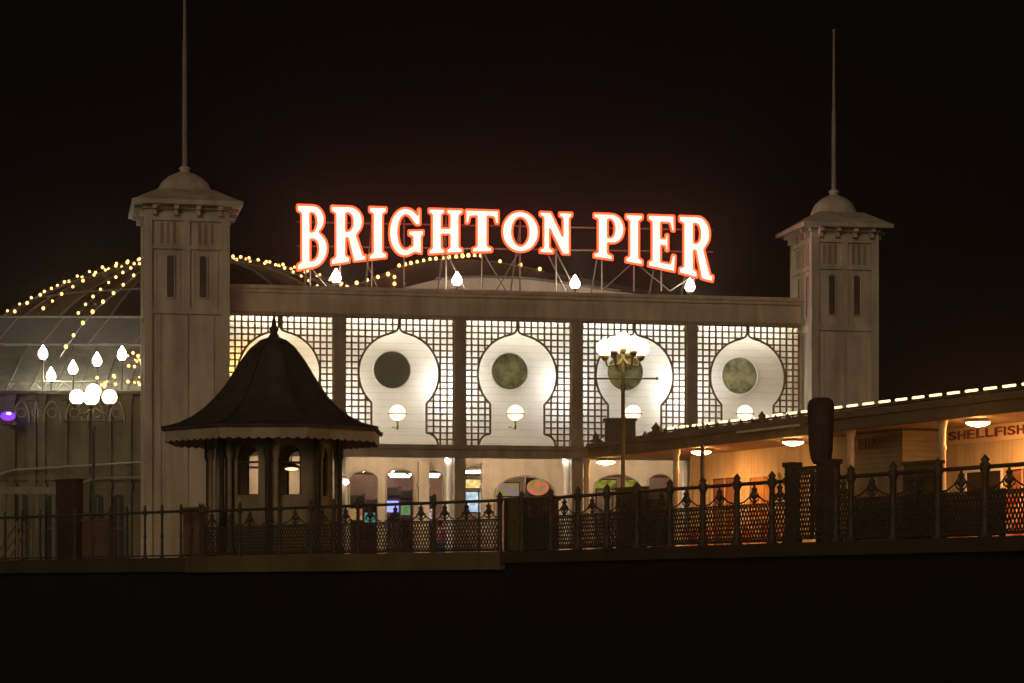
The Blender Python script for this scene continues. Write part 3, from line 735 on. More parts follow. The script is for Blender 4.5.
b.cyl((.1, -.35, zw+.34), (11.8, -.35, zw+.34), .025, n=5); b.cyl((.1, -.35, zw+.02), (11.8, -.35, zw+.02), .025, n=5); b.build('eave_railing', M_hs, hall)
b = MB(); zq = SF.z(60, 470, -.4)
b.tube([(1.5, -.4, SF.z(60, 500, -.4)), (5.0, -.4, zq), (9.5, -.4, SF.z(60, 462, -.4)), (11.5, -.4, SF.z(60, 466, -.4))], .04, 6); b.tube([(6.0, -.4, SF.z(60, 492, -.4)), (8.0, -.4, SF.z(60, 478, -.4)), (11.5, -.4, SF.z(60, 476, -.4))], .03, 6); b.build('awning_rail', M_hs, hall)
b = MB(); b.box(0, .2, .3, 12, 0, zr); b.box(11.7, 11.9, .3, 12, 0, zr); b.build('end_wall', M_olive, hall)
GL2 = 'lanterns by the side hall roof'
for px, py, lb in ((43, 360, 'white lantern farthest left, above the side hall roof'), (73, 375, 'white lantern directly above the left globe of the globe lamp'), (97, 367, 'white lantern directly above the middle globe of the globe lamp'),
                   (122, 361, 'white lantern nearest the left tower beside the cluster of tiny bulbs'), (51, 382, 'slightly dimmer white lantern below and right of the farthest left one')):
    p = at(px, py, 84.2); lantern(p, lb, GL2, .44, .16, p[2] - zw - .02 if p[2] > zw + .1 else .3)
def cluster(cx, cy, n, sx, sy, Y, lab):
    c0 = Vector(at(cx, cy, Y)); root = empty('bulb_cluster', c0)
    w_ = MB(); pr = Vector((0, 0, 0))
    for i in range(n):
        q = Vector((random.uniform(-sx, sx) * Y / F, random.uniform(-.4, .4), random.uniform(-sy, sy) * Y / F))
        o = bpy.data.objects.new('bulb', bulb_mesh); COL.objects.link(o); o.parent = root; o.location = q; s = random.uniform(.035, .06); o.scale = (s, s, s)
        w_.cyl(pr, q, .010, n=4); pr = q
    w_.build('wire', M_rib, root); tag(root, lab, 'fairy lights')
bulb_string('light_string', 'amber bulb string running steeply down in front of the glazed roof to the globe lamp', [at(x, y, 84.4) for x, y in ((139, 272), (118, 291), (97, 308), (78, 330), (60, 357))], .50, r=.06)
cluster(135, 366, 16, 9, 20, 84.0, 'cluster of tiny amber fairy lights hanging beside the left tower')
cluster(107, 381, 10, 10, 5, 84.0, 'small heap of tiny amber fairy lights just above the right globe')
# purple beacon
p = at(8, 416, 83.8); r_ = empty('purple_lamp', p); b = MB(); b.sphere((0,0,0), .26, 14, 8, .62); b.build('shade', E_purp, r_)
b = MB(); b.sphere((.06,-.17,.06), .10, 8, 6, .6); b.build('bulb', emit('beacon_core', (.8,.75,1), 3), r_); b = MB(); b.box(-.22, .22, -.1, .45, -.30, -.17); b.build('bracket', mat('rust_bracket', (.30,.14,.07), .6), r_)
tag(r_, 'purple glowing lamp on the wall at the far left edge', 'lamp')

# ================================================================== globe lamp posts
def lamp_post(px, Y, bar_py, bar_hw, globes, pole_top_py, lab, r_pole=.055, mc=None):
    base = ((px - 512) * Y / F, Y, 0.0); r_ = empty('lamp_post', base); Z = lambda py: CZ + (HY - py) * Y / F
    mc = mc or M_iron; zt_ = Z(pole_top_py); zb_ = Z(bar_py)
    b = MB(); b.lathe((0,0,0), [(.001,0),(.22,0),(.22,.12),(.16,.18),(.15,.7),(.11,.8),(.07,1.0),(.085,1.05),(r_pole,1.12),(r_pole*.9,zb_-.3),(.08,zb_-.2),(r_pole*.8,zb_-.1),(r_pole*.7,zt_),(.001,zt_+.02)], 14); b.build('post', mc, r_)
    b = MB(); hw = bar_hw * Y / F; b.cyl((-hw,0,zb_), (hw,0,zb_), .022, n=8); b.sphere((-hw,0,zb_), .04, 8, 6); b.sphere((hw,0,zb_), .04, 8, 6); b.build('ladder_bar', mc, r_)
    for gx, gy, gd, gr in globes:
        x = (gx - px) * Y / F; z = Z(gy); r = gr * Y / F
        arm = MB()
        arm.tube([(0, 0, zt_ - .15), (x*.45, gd*.45, zt_ - .30), (x*.85, gd*.85, min(zt_, z) - r - .14), (x, gd, z - r - .02)], .025, 6)
        arm.lathe((x, gd, z - r - .05), [(.001,-.05),(.05,-.05),(.09,.02),(.10,.08),(.001,.08)], 10)
        if abs(x) > .05: arm.tube([(x*.3, gd*.3, zt_-.25), (x*.5, gd*.5, zt_-.42), (x*.75, gd*.75, zt_-.36), (x*.7, gd*.7, zt_-.25)], .018, 5)
        arm.build('arm', mc, r_)
        gm = MB(); gm.sphere((x, gd, z), r, 20, 12); gm.build('globe', E_globe, r_)
    tag(r_, lab, 'lamp post')
M_brass = mat('aged_gilt_iron', (.22, .15, .045), .4, .3, 8, metal=.4)
lamp_post(623, 56, 378.5, 34, [(605, 348, 0, 8.5), (641, 348, 0, 8.5), (623, 341, 0, 8.5), (613.5, 346, -.4, 8), (632.5, 346, -.4, 8), (615, 345, .4, 7.5), (631, 345, .4, 7.5)], 352, 'tall lamp post with a crown of glowing globes in front of the fourth bay', .05, M_brass)
lamp_post(93.5, 66, 421, 29, [(77, 397, 0, 7.6), (109.5, 397, 0, 7.6), (93.5, 391.5, 0, 7.6), (93.5, 398.5, -.36, 8)], 402, 'lamp post with three round globes and a crossbar left of the left tower', .045)

# ================================================================== kiosk
KY = 58.0
kc = ((274 - 512) * KY / F, KY, 0.0); K = lambda d: d * KY / F; KZ = lambda py: CZ + (HY - py) * KY / F
kio = empty('octagonal_kiosk', kc); tag(kio, 'dark octagonal kiosk with bell-shaped roof and scalloped valance behind the fence', 'kiosk')
RT = PI/8
prof = [(110, 431), (103, 429.5), (93, 426.5), (80, 420), (68, 411), (57, 400), (47, 387), (38, 373), (30, 360), (22, 349.5), (13, 342), (4, 338.5), (.1, 338)]
c8 = 1/math.cos(PI/8)*.965
b = MB(); b.lathe((0,0,0), [(K(r_)*c8, KZ(y)) for r_, y in prof], 8, False, RT); b.lathe((0,0,0), [(K(110)*c8, KZ(431)), (K(110)*c8, KZ(433.5)), (K(100), KZ(433))], 8, False, RT)
krf = b.build('roof', M_slate, kio)
b = MB()
for i in range(8):
    t = 2*PI*i/8 + RT; b.tube([(K(r_)*c8*1.003*math.cos(t), K(r_)*c8*1.003*math.sin(t), KZ(y) + .01) for r_, y in prof], .03, 5)
b.build('hip_ridge', M_slate, krf)
b = MB(); b.lathe((0,0,KZ(341)), [(.16,0),(.13,.12),(.08,.2),(.12,.28),(.06,.36),(.045,.5),(.02,.62),(.001,.70)], 12); b.build('finial', M_slate, krf)
# valance, eight boards with scalloped foot
RV = K(106)*c8
for i in range(8):
    t0, t1 = 2*PI*i/8 + RT, 2*PI*(i+1)/8 + RT
    A = Vector((RV*math.cos(t0), RV*math.sin(t0), 0)); B = Vector((RV*math.cos(t1), RV*math.sin(t1), 0)); L = (B-A).length; dd = (B-A)/L
    ztop, zlo = KZ(433.2), KZ(443); loop = [(0.002, ztop)]
    ns = 9
    for s_ in range(ns):
        for q in range(5): loop.append((L*(s_ + q/5)/ns + .001, zlo - .05*math.sin(PI*q/5)))
    loop += [(L-.002, zlo), (L-.002, ztop)]
    bb = MB(); bb.poly([loop], -.015, .015); nrm = Vector((dd.y, -dd.x, 0))
    bb.v = [tuple(A + dd*x + nrm*y + Vector((0,0,z))) for x, y, z in bb.v]; bb.build('valance', M_val, kio)
b = MB(); b.lathe((0,0,0), [(.01, KZ(433.4)), (K(99)*c8, KZ(433.4))], 8, False, RT); b.build('soffit', M_kiosk, kio)
RT = 0.0; RW = K(55)*c8; zs = KZ(474)
for i in range(8):
    t0, t1 = 2*PI*i/8 + RT, 2*PI*(i+1)/8 + RT
    A = Vector((RW*math.cos(t0), RW*math.sin(t0), 0)); B = Vector((RW*math.cos(t1), RW*math.sin(t1), 0)); L = (B-A).length; dd = (B-A)/L; nrm = Vector((dd.y, -dd.x, 0))
    def place(bb, nm, m, par=None):
        bb.v = [tuple(A + dd*x + nrm*y + Vector((0,0,z))) for x, y, z in bb.v]; return bb.build(nm, m, par or kio)
    hw = .28; x0, x1 = L/2 - hw, L/2 + hw
    bb = MB(); n8 = 8; zz = KZ(447.5); rz = hw*.95; zsill = KZ(497)
    bb.box(0, x0, -.03, .03, .02, KZ(434)); bb.box(x1, L, -.03, .03, .02, KZ(434)); bb.box(x0, x1, -.03, .03, .02, zsill)
    cx = L/2
    pts = [(cx - hw*math.cos(PI*q/n8), zz - rz + rz*math.sin(PI*q/n8)) for q in range(n8+1)]
    bb.poly([pts + [(x1, KZ(434)), (x0, KZ(434))]], -.03, .03)
    pn = place(bb, 'wall_panel', M_kiosk)
    bb = MB(); bb.tube([(x0, -.04, zsill)] + [(x, -.04, z) for x, z in pts] + [(x1, -.04, zsill), (x0, -.04, zsill)], .025, 6); bb.box(x0, x1, -.02, .01, KZ(466), KZ(466)+.05); place(bb, 'arch_frame', M_slate, pn)
    bb = MB(); bb.box(.12, L-.12, .035, .06, .3, 1.25); place(bb, 'dado_panel', M_kiosk)
for i in range(8):
    t = 2*PI*i/8 + RT; 
    for dt, rr in ((0, K(63)*c8), (.13, K(60)*c8)):
        b = MB(); x, y = rr*math.cos(t+dt), rr*math.sin(t+dt)
        b.lathe((x, y, 0), [(.001,0),(.10,0),(.10,.3),(.06,.36),(.055,2.4),(.09,2.5),(.09,KZ(433.6))], 10); b.build('column', M_slate if dt == 0 else M_kiosk, kio)
b = MB(); b.lathe((0,0,0), [(.01,.14),(K(78)*c8,.14),(K(78)*c8,0)], 8, False, RT); b.build('plinth', M_kiosk, kio)
# small lamp glowing inside the kiosk
p = at(291.5, 469, KY); r_ = empty('pendant_lamp', p)
b = MB(); b.sphere((0,0,0), .16, 12, 8, .22); b.build('bulb', emit('kiosk_lamp', (1,.55,.25), 3.0), r_)
b = MB(); b.lathe((0,0,.03), [(.22,0),(.16,.06),(.04,.12),(.01,.13)], 12); b.cyl((0,0,.14),(0,0,KZ(433.5)-p[2]),.012,n=6); b.build('shade', M_iron, r_)
tag(r_, 'small orange pendant lamp hanging inside the octagonal kiosk', 'lamp')
# bare bright lamp on the pilaster right of the kiosk
p = FR.at(346, 482, -.45); r_ = empty('wall_lamp', p, FR.rz); b = MB(); b.sphere((0,0,0), .09, 12, 8); b.build('bulb', emit('bare_lamp', (1,.93,.8), 32), r_)
b = MB(); b.tube([(-.1,.38,.12),(-.1,.1,.2),(0,0,.16),(0,0,.09)], .02, 6); b.build('bracket', M_iron, r_)
tag(r_, 'bare bright white lamp at head height just right of the kiosk', 'lamp')

# ================================================================== visitor in the entrance
def person(p, rz, top, trousers, lab, h=1.68):
    root = empty('person', p, rz); k = h / 1.7
    P = [(0,0,.95),(0,0,1.12),(0,.0,1.36),(0,.0,1.46),(0,-.01,1.53),(0,-.02,1.62),
         (.10,0,.90),(.11,-.04,.50),(.11,.02,.09),(.11,-.14,.04), (-.10,0,.90),(-.13,.03,.50),(-.14,.10,.09),(-.14,-.05,.04),
         (.19,0,1.40),(.24,.02,1.13),(.23,-.10,.90),(.23,-.14,.82), (-.19,0,1.40),(-.25,.03,1.13),(-.24,-.08,.90),(-.24,-.12,.82)]
    E = [(0,1),(1,2),(2,3),(3,4),(4,5),(0,6),(6,7),(7,8),(8,9),(0,10),(10,11),(11,12),(12,13),(2,14),(14,15),(15,16),(16,17),(2,18),(18,19),(19,20),(20,21)]
    Rr = [(.13,.09),(.12,.085),(.14,.09),.055,.052,.085, .085,.055,.038,.035,.085,.055,.038,.035,.05,.042,.03,.035,.05,.042,.03,.035]
    P = [tuple(c*k for c in q) for q in P]
    bpy.context.view_layer.update()
    def sk(nm, idx, sc, m):
        mp = {j: i for i, j in enumerate(idx)}; pts = [P[j] for j in idx]; ed = [(mp[a], mp[b_]) for a, b_ in E if a in mp and b_ in mp]
        me = bpy.data.meshes.new(nm); me.from_pydata(pts, ed, []); o = bpy.data.objects.new(nm, me); COL.objects.link(o)
        md = o.modifiers.new('s', 'SKIN'); md.use_smooth_shade = True
        for i, j in enumerate(idx):
            rr = Rr[j] if isinstance(Rr[j], tuple) else (Rr[j], Rr[j]); me.skin_vertices[0].data[i].radius = (rr[0]*sc*k, rr[1]*sc*k); me.skin_vertices[0].data[i].use_root = (i == 0)
        ss = o.modifiers.new('u', 'SUBSURF'); ss.levels = 2
        bpy.context.view_layer.update(); m2 = bpy.data.meshes.new_from_object(o.evaluated_get(bpy.context.evaluated_depsgraph_get())); bpy.data.objects.remove(o)
        for pl_ in m2.polygons: pl_.use_smooth = True
        m2.materials.clear(); m2.materials.append(m); o2 = bpy.data.objects.new(nm, m2); COL.objects.link(o2); o2.parent = root; return o2
    sk('body', list(range(22)), 1.0, M_skin); sk('trousers', [0,6,7,8,10,11,12], 1.22, trousers); sk('shirt', [0,1,2,14,15,18,19], 1.2, top)
    b = MB(); b.sphere((0, .015*k, 1.655*k), .098*k, 14, 10, 1.1); b.v = [(x, y + (.03 if z < 1.6*k else 0), z) for x, y, z in b.v]; b.build('hair', M_hair, root)
    tag(root, lab, 'person'); return root
pp = at(440, 560, 82.3); person((pp[0], pp[1], 0), R(150), M_pinkc, M_blue, 'person in pink top and blue trousers by the white column at the entrance')

# ================================================================== fences
def lattice(b, x0, x1, z0, z1, v=0, cw=.085, ch=.15, t=.011):
    n = max(2, round((x1 - x0) / cw)); m = max(2, round((z1 - z0) / ch)); dx = (x1-x0)/n; dz = (z1-z0)/m
    for i in range(n):
        for j in range(m):
            xa, xm, xb = x0+i*dx, x0+(i+.5)*dx, x0+(i+1)*dx; za, zm, zb = z0+j*dz, z0+(j+.5)*dz, z0+(j+1)*dz
            for (p, q) in (((xa,zm),(xm,za)), ((xm,za),(xb,zm)), ((xa,zm),(xm,zb)), ((xm,zb),(xb,zm))):
                dxx, dzz = q[0]-p[0], q[1]-p[1]; L = math.hypot(dxx, dzz); ox, oz = -dzz/L*t, dxx/L*t
                vs = []
                for yy in (v-.008, v+.008): vs += [(p[0]-ox, yy, p[1]-oz), (q[0]-ox, yy, q[1]-oz), (q[0]+ox, yy, q[1]+oz), (p[0]+ox, yy, p[1]+oz)]
                b.add(vs, [(0,1,2,3), (7,6,5,4), (0,4,5,1), (3,2,6,7)])
    b.box(x0, x1, v-.012, v+.012, z0-.015, z0+.012); b.box(x0, x1, v-.014, v+.014, z1-.012, z1+.014)
    for i in range(n + 1): b.cyl((x0+i*dx, v, z1), (x0+i*dx, v, z1+.05), .012, .002, n=5)
def orn(b, x, z0, z1, v=0, hw=.25):
    h = z1 - z0
    b.lathe((x, v, z0), [(.02,0),(.045,.1*h),(.02,.2*h),(.05,.32*h),(.075,.42*h),(.03,.55*h),(.02,.62*h),(.05,.74*h),(.055,.8*h),(.02,.9*h),(.02,h)], 8)
    for s in (-1, 1):
        b.tube([(x + s*hw, v, z0 + .02), (x + s*hw*.7, v, z0 + .12*h), (x + s*hw*.35, v, z0 + .35*h), (x + s*.03, v, z0 + .72*h)], .014, 5)
        b.tube([(x + s*.03, v, z0+.1*h), (x + s*.12, v, z0+.22*h), (x + s*.13, v, z0+.42*h), (x + s*.07, v, z0+.46*h)], .013, 5)
def fence_run(fr_, pxs, lab, kind='lattice', H=1.10, m=M_iron, post_r=.045, spike=True, rail=True):
    us = [fr_.u(p) for p in pxs]; o = fr_.xy(us[0]); root = empty('iron_fence', (o.x, o.y, 0), fr_.rz); us = [u - us[0] for u in us]
    for u in us:
        b = MB(); r = post_r
        b.lathe((u, 0, 0), [(.001,0),(r*1.9,0),(r*1.9,.05),(r*1.25,.10),(r,.16),(r*.85,.5),(r*1.25,.55),(r*.85,.6),(r*.8,H-.12),(r*1.3,H-.06),(r*1.3,H+.03),(r*.7,H+.05),(r*1.15,H+.09),(r*.6,H+.13),(.002,H+.17)], 8)
        b.build('post', m, root)
    if rail:
        b = MB(); b.cyl((us[0], 0, H-.02), (us[-1], 0, H-.02), .032, n=8); b.build('rail', m, root)
    b = MB(); b.cyl((us[0], 0, .10), (us[-1], 0, .10), .018, n=6); b.build('bottom_rail', m, root)
    for ua, ub in zip(us, us[1:]):
        if kind == 'lattice':
            b = MB(); nn = max(1, round((ub-ua)/.75))
            lattice(b, ua + .05, ub - .05, .12, .72)
            for q in range(nn):
                orn(b, ua + (ub-ua)*(q+.5)/nn, .735, H - .05, hw=(ub-ua)/nn*.42)
            b.build('lattice_panel', m, root)
        elif kind == 'bars':
            b = MB(); nn = max(1, round((ub-ua)/.16))
            for q in range(1, nn): x = ua + (ub-ua)*q/nn; b.cyl((x,0,.1), (x,0,H-.02), .012, n=5)
            b.build('bar_panel', m, root)
    tag(root, lab, 'fence'); return root
fence_run(LF, [-30, -12, 5, 22, 40, 57, 75, 92, 110, 127, 145, 162, 181, 200], 'plain dark spiked railing at the left, in front of the side hall', 'none', 1.14, M_iron, .035)
fence_run(LF, [203, 240, 280, 311, 334, 358, 434, 500], 'ornate dark lattice fence in front of the kiosk and entrance', 'lattice', 1.12, M_iron)
fence_run(RF, [522, 551, 578, 607, 637, 670, 703, 737, 772, 788], 'ornate dark lattice fence left of the wide gate pillar', 'lattice', 1.10, M_iron, .062)
fence_run(RF, [836, 851, 893, 938, 985, 1034, 1088, 1155, 1235, 1335, 1450], 'ornate dark lattice fence at the far right in front of the shops', 'lattice', 1.10, M_iron, .062)
# pair of gate pillars with taller lattice between
o = RF.xy(RF.u(812)); gp = empty('gate_pillar', (o.x, o.y, 0), RF.rz); hw = (RF.u(832) - RF.u(792)) / 2
for s in (-1, 1):
    b = MB(); b.box(s*hw - .09, s*hw + .09, -.09, .09, 0, 1.30); b.box(s*hw - .12, s*hw + .12, -.12, .12, 1.302, 1.38); b.box(s*hw - .12, s*hw + .12, -.12, .12, .02, .15); b.build('pillar', M_iron, gp)
b = MB(); lattice(b, -hw + .095, hw - .095, .12, 1.22, cw=.07); b.box(-.03, .03, -.02, .02, .1, 1.25); b.build('lattice_panel', M_iron, gp)
b = MB(); b.box(-hw - .0, hw + .0, -.04, .04, 1.24, 1.295); b.build('top_rail', M_iron, gp)
tag(gp, 'wide iron gate pillar of two posts with tall lattice between them', 'gate pillar')
# dark hooded shape standing above it
YB = RF.xy(RF.u(821)).y + .6; p = at(821, 540, YB); r_ = empty('hooded_post', (p[0], p[1], 0)); s_ = YB / F
zz = lambda py: CZ + (HY - py) * YB / F
b = MB(); b.cyl((0,0,0), (0,0,zz(462)), .09, .08, n=10); b.build('post', M_iron, r_)
b = MB(); pr = [(8,464),(10.5,458),(11.5,448),(12.5,440),(13.0,434),(13.2,415),(13,406),(11.5,400.5),(8,398),(.1,397.5)]
b.lathe((0,0,0), [(.001, zz(464))] + [(r0*s_, zz(y)) for r0, y in pr], 16)
b.v = [(x*(1+.05*math.sin(9*z)+.03*math.sin(17*x)), y, z) for x, y, z in b.v]; b.build('hood', M_hood, r_)
tag(r_, 'bulky dark round-topped hooded post rising above the gate pillar', 'hooded post')

def cabinet(px0, px1, py0, fr_, v, m, lab, slats=False, dep=.22):
    u0, u1 = fr_.u(px0, v), fr_.u(px1, v); h = fr_.z((px0+px1)/2, py0, v); o = fr_.xy((u0+u1)/2, v); r_ = empty('slatted_screen' if slats else 'cabinet', (o.x, o.y, 0), fr_.rz); hw = (u1-u0)/2
    if slats:
        n = 8
        for s in (-1, 1): b = MB(); b.box(s*hw-.04, s*hw+.04, .0, .08, 0, h); b.build('upright', m, r_)
        b = MB()
        for j in range(n): z = .12 + (h-.2)*j/n; b.box(-hw+.041, hw-.041, .01, .05, z, z+(h-.2)/n*.8)
        b.box(-hw+.041, hw-.041, .055, .07, .1, h-.05)
        b.build('slats', m, r_)
    else:
        b = MB(); b.box(-hw, hw, 0, dep, .08, h-.05); b.build('body', m, r_)
        b = MB(); b.box(-hw-.03, hw+.03, -.03, dep+.03, h-.048, h); b.build('lid', m, r_)
        b = MB(); b.box(-hw+.04, hw-.04, .03, dep-.03, 0, .078); b.build('plinth', M_iron, r_)
        b = MB(); b.box(-hw+.05, -.008, -.014, -.002, .15, h-.12); b.box(.008, hw-.05, -.014, -.002, .15, h-.12); dr = b.build('door', m, r_)
        b = MB(); b.box(.03, .05, -.04, -.015, h*.5, h*.5+.12); b.build('handle', M_iron, dr)
    tag(r_, lab, 'screen' if slats else 'cabinet')
cabinet(504, 526, 497.5, RF, .25, M_box, 'dark green cabinet behind the fence, left one of the two under the middle bay')
cabinet(528, 549, 499, RF, .3, M_boxb, 'dark brown cabinet behind the fence, right one of the two under the middle bay')
cabinet(616, 637, 487, RF, .35, M_box, 'dark cabinet behind the fence at the foot of the tall lamp post')
cabinet(639, 668, 489, RF, .6, M_slat, 'low brown slatted screen beside the cabinet at the lamp post foot', True)
cabinet(903, 931, 461, RF, .3, M_box, 'large dark green cabinet behind the right fence left of the shellfish stall')
cabinet(856, 900, 499, RF, .8, M_slat, 'brown slatted screen between the gate pillar and the large green cabinet', True)
cabinet(941, 1000, 490, RF, .8, M_slat, 'brown slatted screen in front of the shellfish stall', True)
cabinet(183, 201, 507, LF, .5, M_boxb, 'small brown cabinet behind the fence left of the kiosk')
cabinet(56, 76, 479, LF, 1.5, M_hood, 'tall dark cabinet at the left behind the spiked railing')
cabinet(82, 108, 519, LF, 1.2, M_boxb, 'low dark cabinet behind the spiked railing left of the cream tower')
# pale stair rail at far left
r_ = empty('stair_rail', LF.W(0, .8, 0), LF.rz)
for dx in (0, .25, .5):
    a0 = LF.uz(-8 + dx*16, 562, .8); a1 = LF.uz(17 + dx*16, 522, .8); b = MB(); b.cyl((a0[0], dx*.4, a0[1]), (a1[0], dx*.4, a1[1]), .03, n=8); b.cyl((a1[0], dx*.4, a1[1]), (a1[0], dx*.4, .0), .025, n=8); b.build('handrail', mat('pale_rail_paint', (.34,.28,.15), .5), r_)
tag(r_, 'pale sloping stair rail at the bottom left corner', 'stair rail')
b = MB(); u0, u1 = SF.u(-20, -4), SF.u(62, -4); r_ = empty('low_barrier', SF.W(0, 0, 0), SF.rz)
b.box(u0, u1, -4.05, -3.95, SF.z(20, 494, -4), SF.z(20, 487, -4)); b.build('rail', mat('khaki_barrier_paint', (.34,.29,.18), .6), r_)
for i in range(5):
    b = MB(); x = u0 + (u1-u0)*(i+.5)/5; b.box(x-.06, x+.06, -4.06, -3.94, 0, SF.z(20, 494, -4)-.002); b.build('post', M_olive, r_)
tag(r_, 'khaki horizontal barrier at the far left in front of the side hall', 'barrier')

# ================================================================== shelter with shops on the right
HF = Frame((10.6, 49.7), (-.434, .901)); HF.n = Vector((.901, .434))
E0 = -10.0; E1 = HF.u(588)
she = empty('shop_shelter', (HF.P0.x, HF.P0.y, 0)); she.rotation_euler = (0, 0, 0)
# local axes: x along eave away from the camera, y into the building
hm = Matrix(((HF.d.x, HF.n.x, 0), (HF.d.y, HF.n.y, 0), (0, 0, 1)))
def S(u, v, z): p = HF.d * u + HF.n * v; return (p.x, p.y, z)
def hb(b, name, m, par=None):
    # mesh built in (u,v,z); flip winding is harmless. stored in a frame turned so that object X runs along the eave
    o = b.build(name, m, par or she)
    return o
she.matrix_world = Matrix.Translation((HF.P0.x, HF.P0.y, 0)) @ Matrix.Rotation(math.atan2(HF.d.y, HF.d.x), 4, 'Z')
# object frame has +Y to the left of d; n is to the right, so mirror v
def bx(b, u0, u1, v0, v1, z0, z1): b.box(u0, u1, -v1, -v0, z0, z1); return b
tag(she, 'long shop shelter with brown canopy and orange-lit front on the right', 'building')
ZE = 3.0; ZF = 3.42
b = MB(); bx(b, E0, E1, 0, .12, ZE, ZF); bx(b, E0, E1, -.06, -.001, ZF - .14, ZF - .02); bx(b, E0, E1, -.03, -.001, ZE + .02, ZE + .10); b.build('fascia', M_canopy, she)
zS = HF.z(1024, 384, 1.5)
b = MB(); b.add([(E0, -.121, ZF), (E1, -.121, ZF), (E1, -1.5, zS - .12), (E0, -1.5, zS - .12)], [(0,1,2,3)])
bx(b, E0, E1, 1.5, 6.5, zS - .22, zS - .1); b.build('roof', mat('dark_felt_roof', (.06,.05,.035), .8), she)
b = MB(); bx(b, E0, E1, .121, 6.4, ZE + .05, ZE + .10); b.build('soffit', M_ceil, she)
b = MB(); ga = HF.u(800, -.12); gb = HF.u(738, -.12); b.cyl((ga, .14, HF.z(770, 428.6, -.12)), (gb, .14, HF.z(770, 428.6, -.12)), .03, n=8); b.build('gutter_highlight', mat('gutter_highlight_pale', (.7,.66,.55), .3), she)  # highlight along the gutter, put in as a short pale-coloured tube
# roof strip lights
px = 1062.0
strp = empty('roof_light_strip', HF.W(0, 1.5, zS)); strp.rotation_euler = (0, 0, math.atan2(HF.d.y, HF.d.x)); tag(strp, 'broken line of amber tube lights along the shelter roof edge', 'light strip')
b = MB(); b.box(E0, HF.u(668, 1.5), .02, .06, -.09, -.05); b.build('batten', M_canopy, strp)
s_ = E0
while s_ < HF.u(668, 1.5):
    b = MB(); L = .42; b.cyl((s_, 0, 0), (s_ + L, 0, 0), .029, n=8); b.build('tube', E_strip, strp); s_ += .68
# pillars along the eave
for pxx in (1050, 942.5, 851, 759, 676, 626, 586.5):
    u = HF.u(pxx, .25); b = MB(); b.lathe((u, -.25, 0), [(.001,0),(.13,0),(.13,.25),(.085,.32),(.075,2.35),(.10,2.42),(.075,2.48),(.08,2.8),(.13,ZE+.04)], 14)
    if pxx in (759, 626): continue
    b.build('pillar', M_cream, she)
# shop wall
VS = 2.4
uA = HF.u(690, VS)
segs = [(E0, HF.u(945, VS), 'stall'), (HF.u(945, VS), HF.u(858, VS), 'dim'), (HF.u(858, VS), uA, 'cream')]
b = MB(); bx(b, HF.u(858, VS), uA, VS, VS + .15, 0, ZE + .05); b.build('wall', M_shop, she)
b = MB(); bx(b, HF.u(945, VS), HF.u(858, VS), VS - 1.2, VS + .15, 0, ZE + .02); b.build('closed_stall', M_dim, she)
b = MB(); bx(b, E0, HF.u(945, VS), VS, VS + .15, 0, ZE + .05); b.build('stall_wall', M_shop, she)
b = MB(); bx(b, uA, E1, 6.2, 6.35, 0, ZE + .05); bx(b, uA, uA + .12, VS + .151, 6.19, 0, ZE + .05); b.build('rear_wall', M_olive, she)
# doors and windows on the cream wall
def panel(px0, px1, z0, z1, name, m, par=None, pr=.03, v=VS):
    b = MB(); u0, u1 = sorted((HF.u(px0, v), HF.u(px1, v))); bx(b, u0, u1, v - pr, v - .002, z0, z1); return b.build(name, m, par or she)
def framed(px0, px1, z0, z1, name, m, v=VS):
    w_ = panel(px0, px1, z0, z1, name, m, v=v); u0, u1 = sorted((HF.u(px0, v), HF.u(px1, v))); t = .08
    b = MB(); bx(b, u0 - t, u0, v-.07, v-.003, z0-t, z1+t); bx(b, u1, u1+t, v-.07, v-.003, z0-t, z1+t); bx(b, u0, u1, v-.07, v-.003, z1, z1+t); bx(b, u0, u1, v-.07, v-.003, z0-t, z0)
    um = (u0+u1)/2; bx(b, um-.02, um+.02, v-.05, v-.031, z0, z1); b.build('frame', M_white if m is M_dark else M_shop, w_); return w_
M_door = mat('rust_brown_door', (.22, .09, .05), .6, .25, 3)
framed(714, 738, .1, 2.35, 'door', M_door)
framed(752, 778, 1.2, 2.3, 'window', mat('orange_curtain', (.55,.26,.08), .7, .3, 5)); framed(693, 707, .1, 2.3, 'door', M_shop)
framed(812, 836, 1.1, 2.3, 'window', M_dark)
panel(692, 712, .3, 1.05, 'counter', M_red, pr=.3); panel(742, 800, .3, 1.05, 'counter', M_red, pr=.32)
framed(968, 1003, 1.22, 2.0, 'serving_hatch', M_dark); framed(1008, 1040, 1.22, 2.0, 'serving_hatch', M_door)
panel(962, 1090, .2, 1.32, 'counter', mat('red_white_counter', (.58, .06, .04), .5, .15, 3.2, boards=('X', .2), col2=(.66,.5,.36), hard=.06), pr=.35)
for pxx in (872, 889, 905, 922):
    panel(pxx - 6, pxx + 6, .9, 2.1, 'shutter', mat('shutter_paint', (.22,.18,.12), .7, .2, 3), v=VS - 1.2)
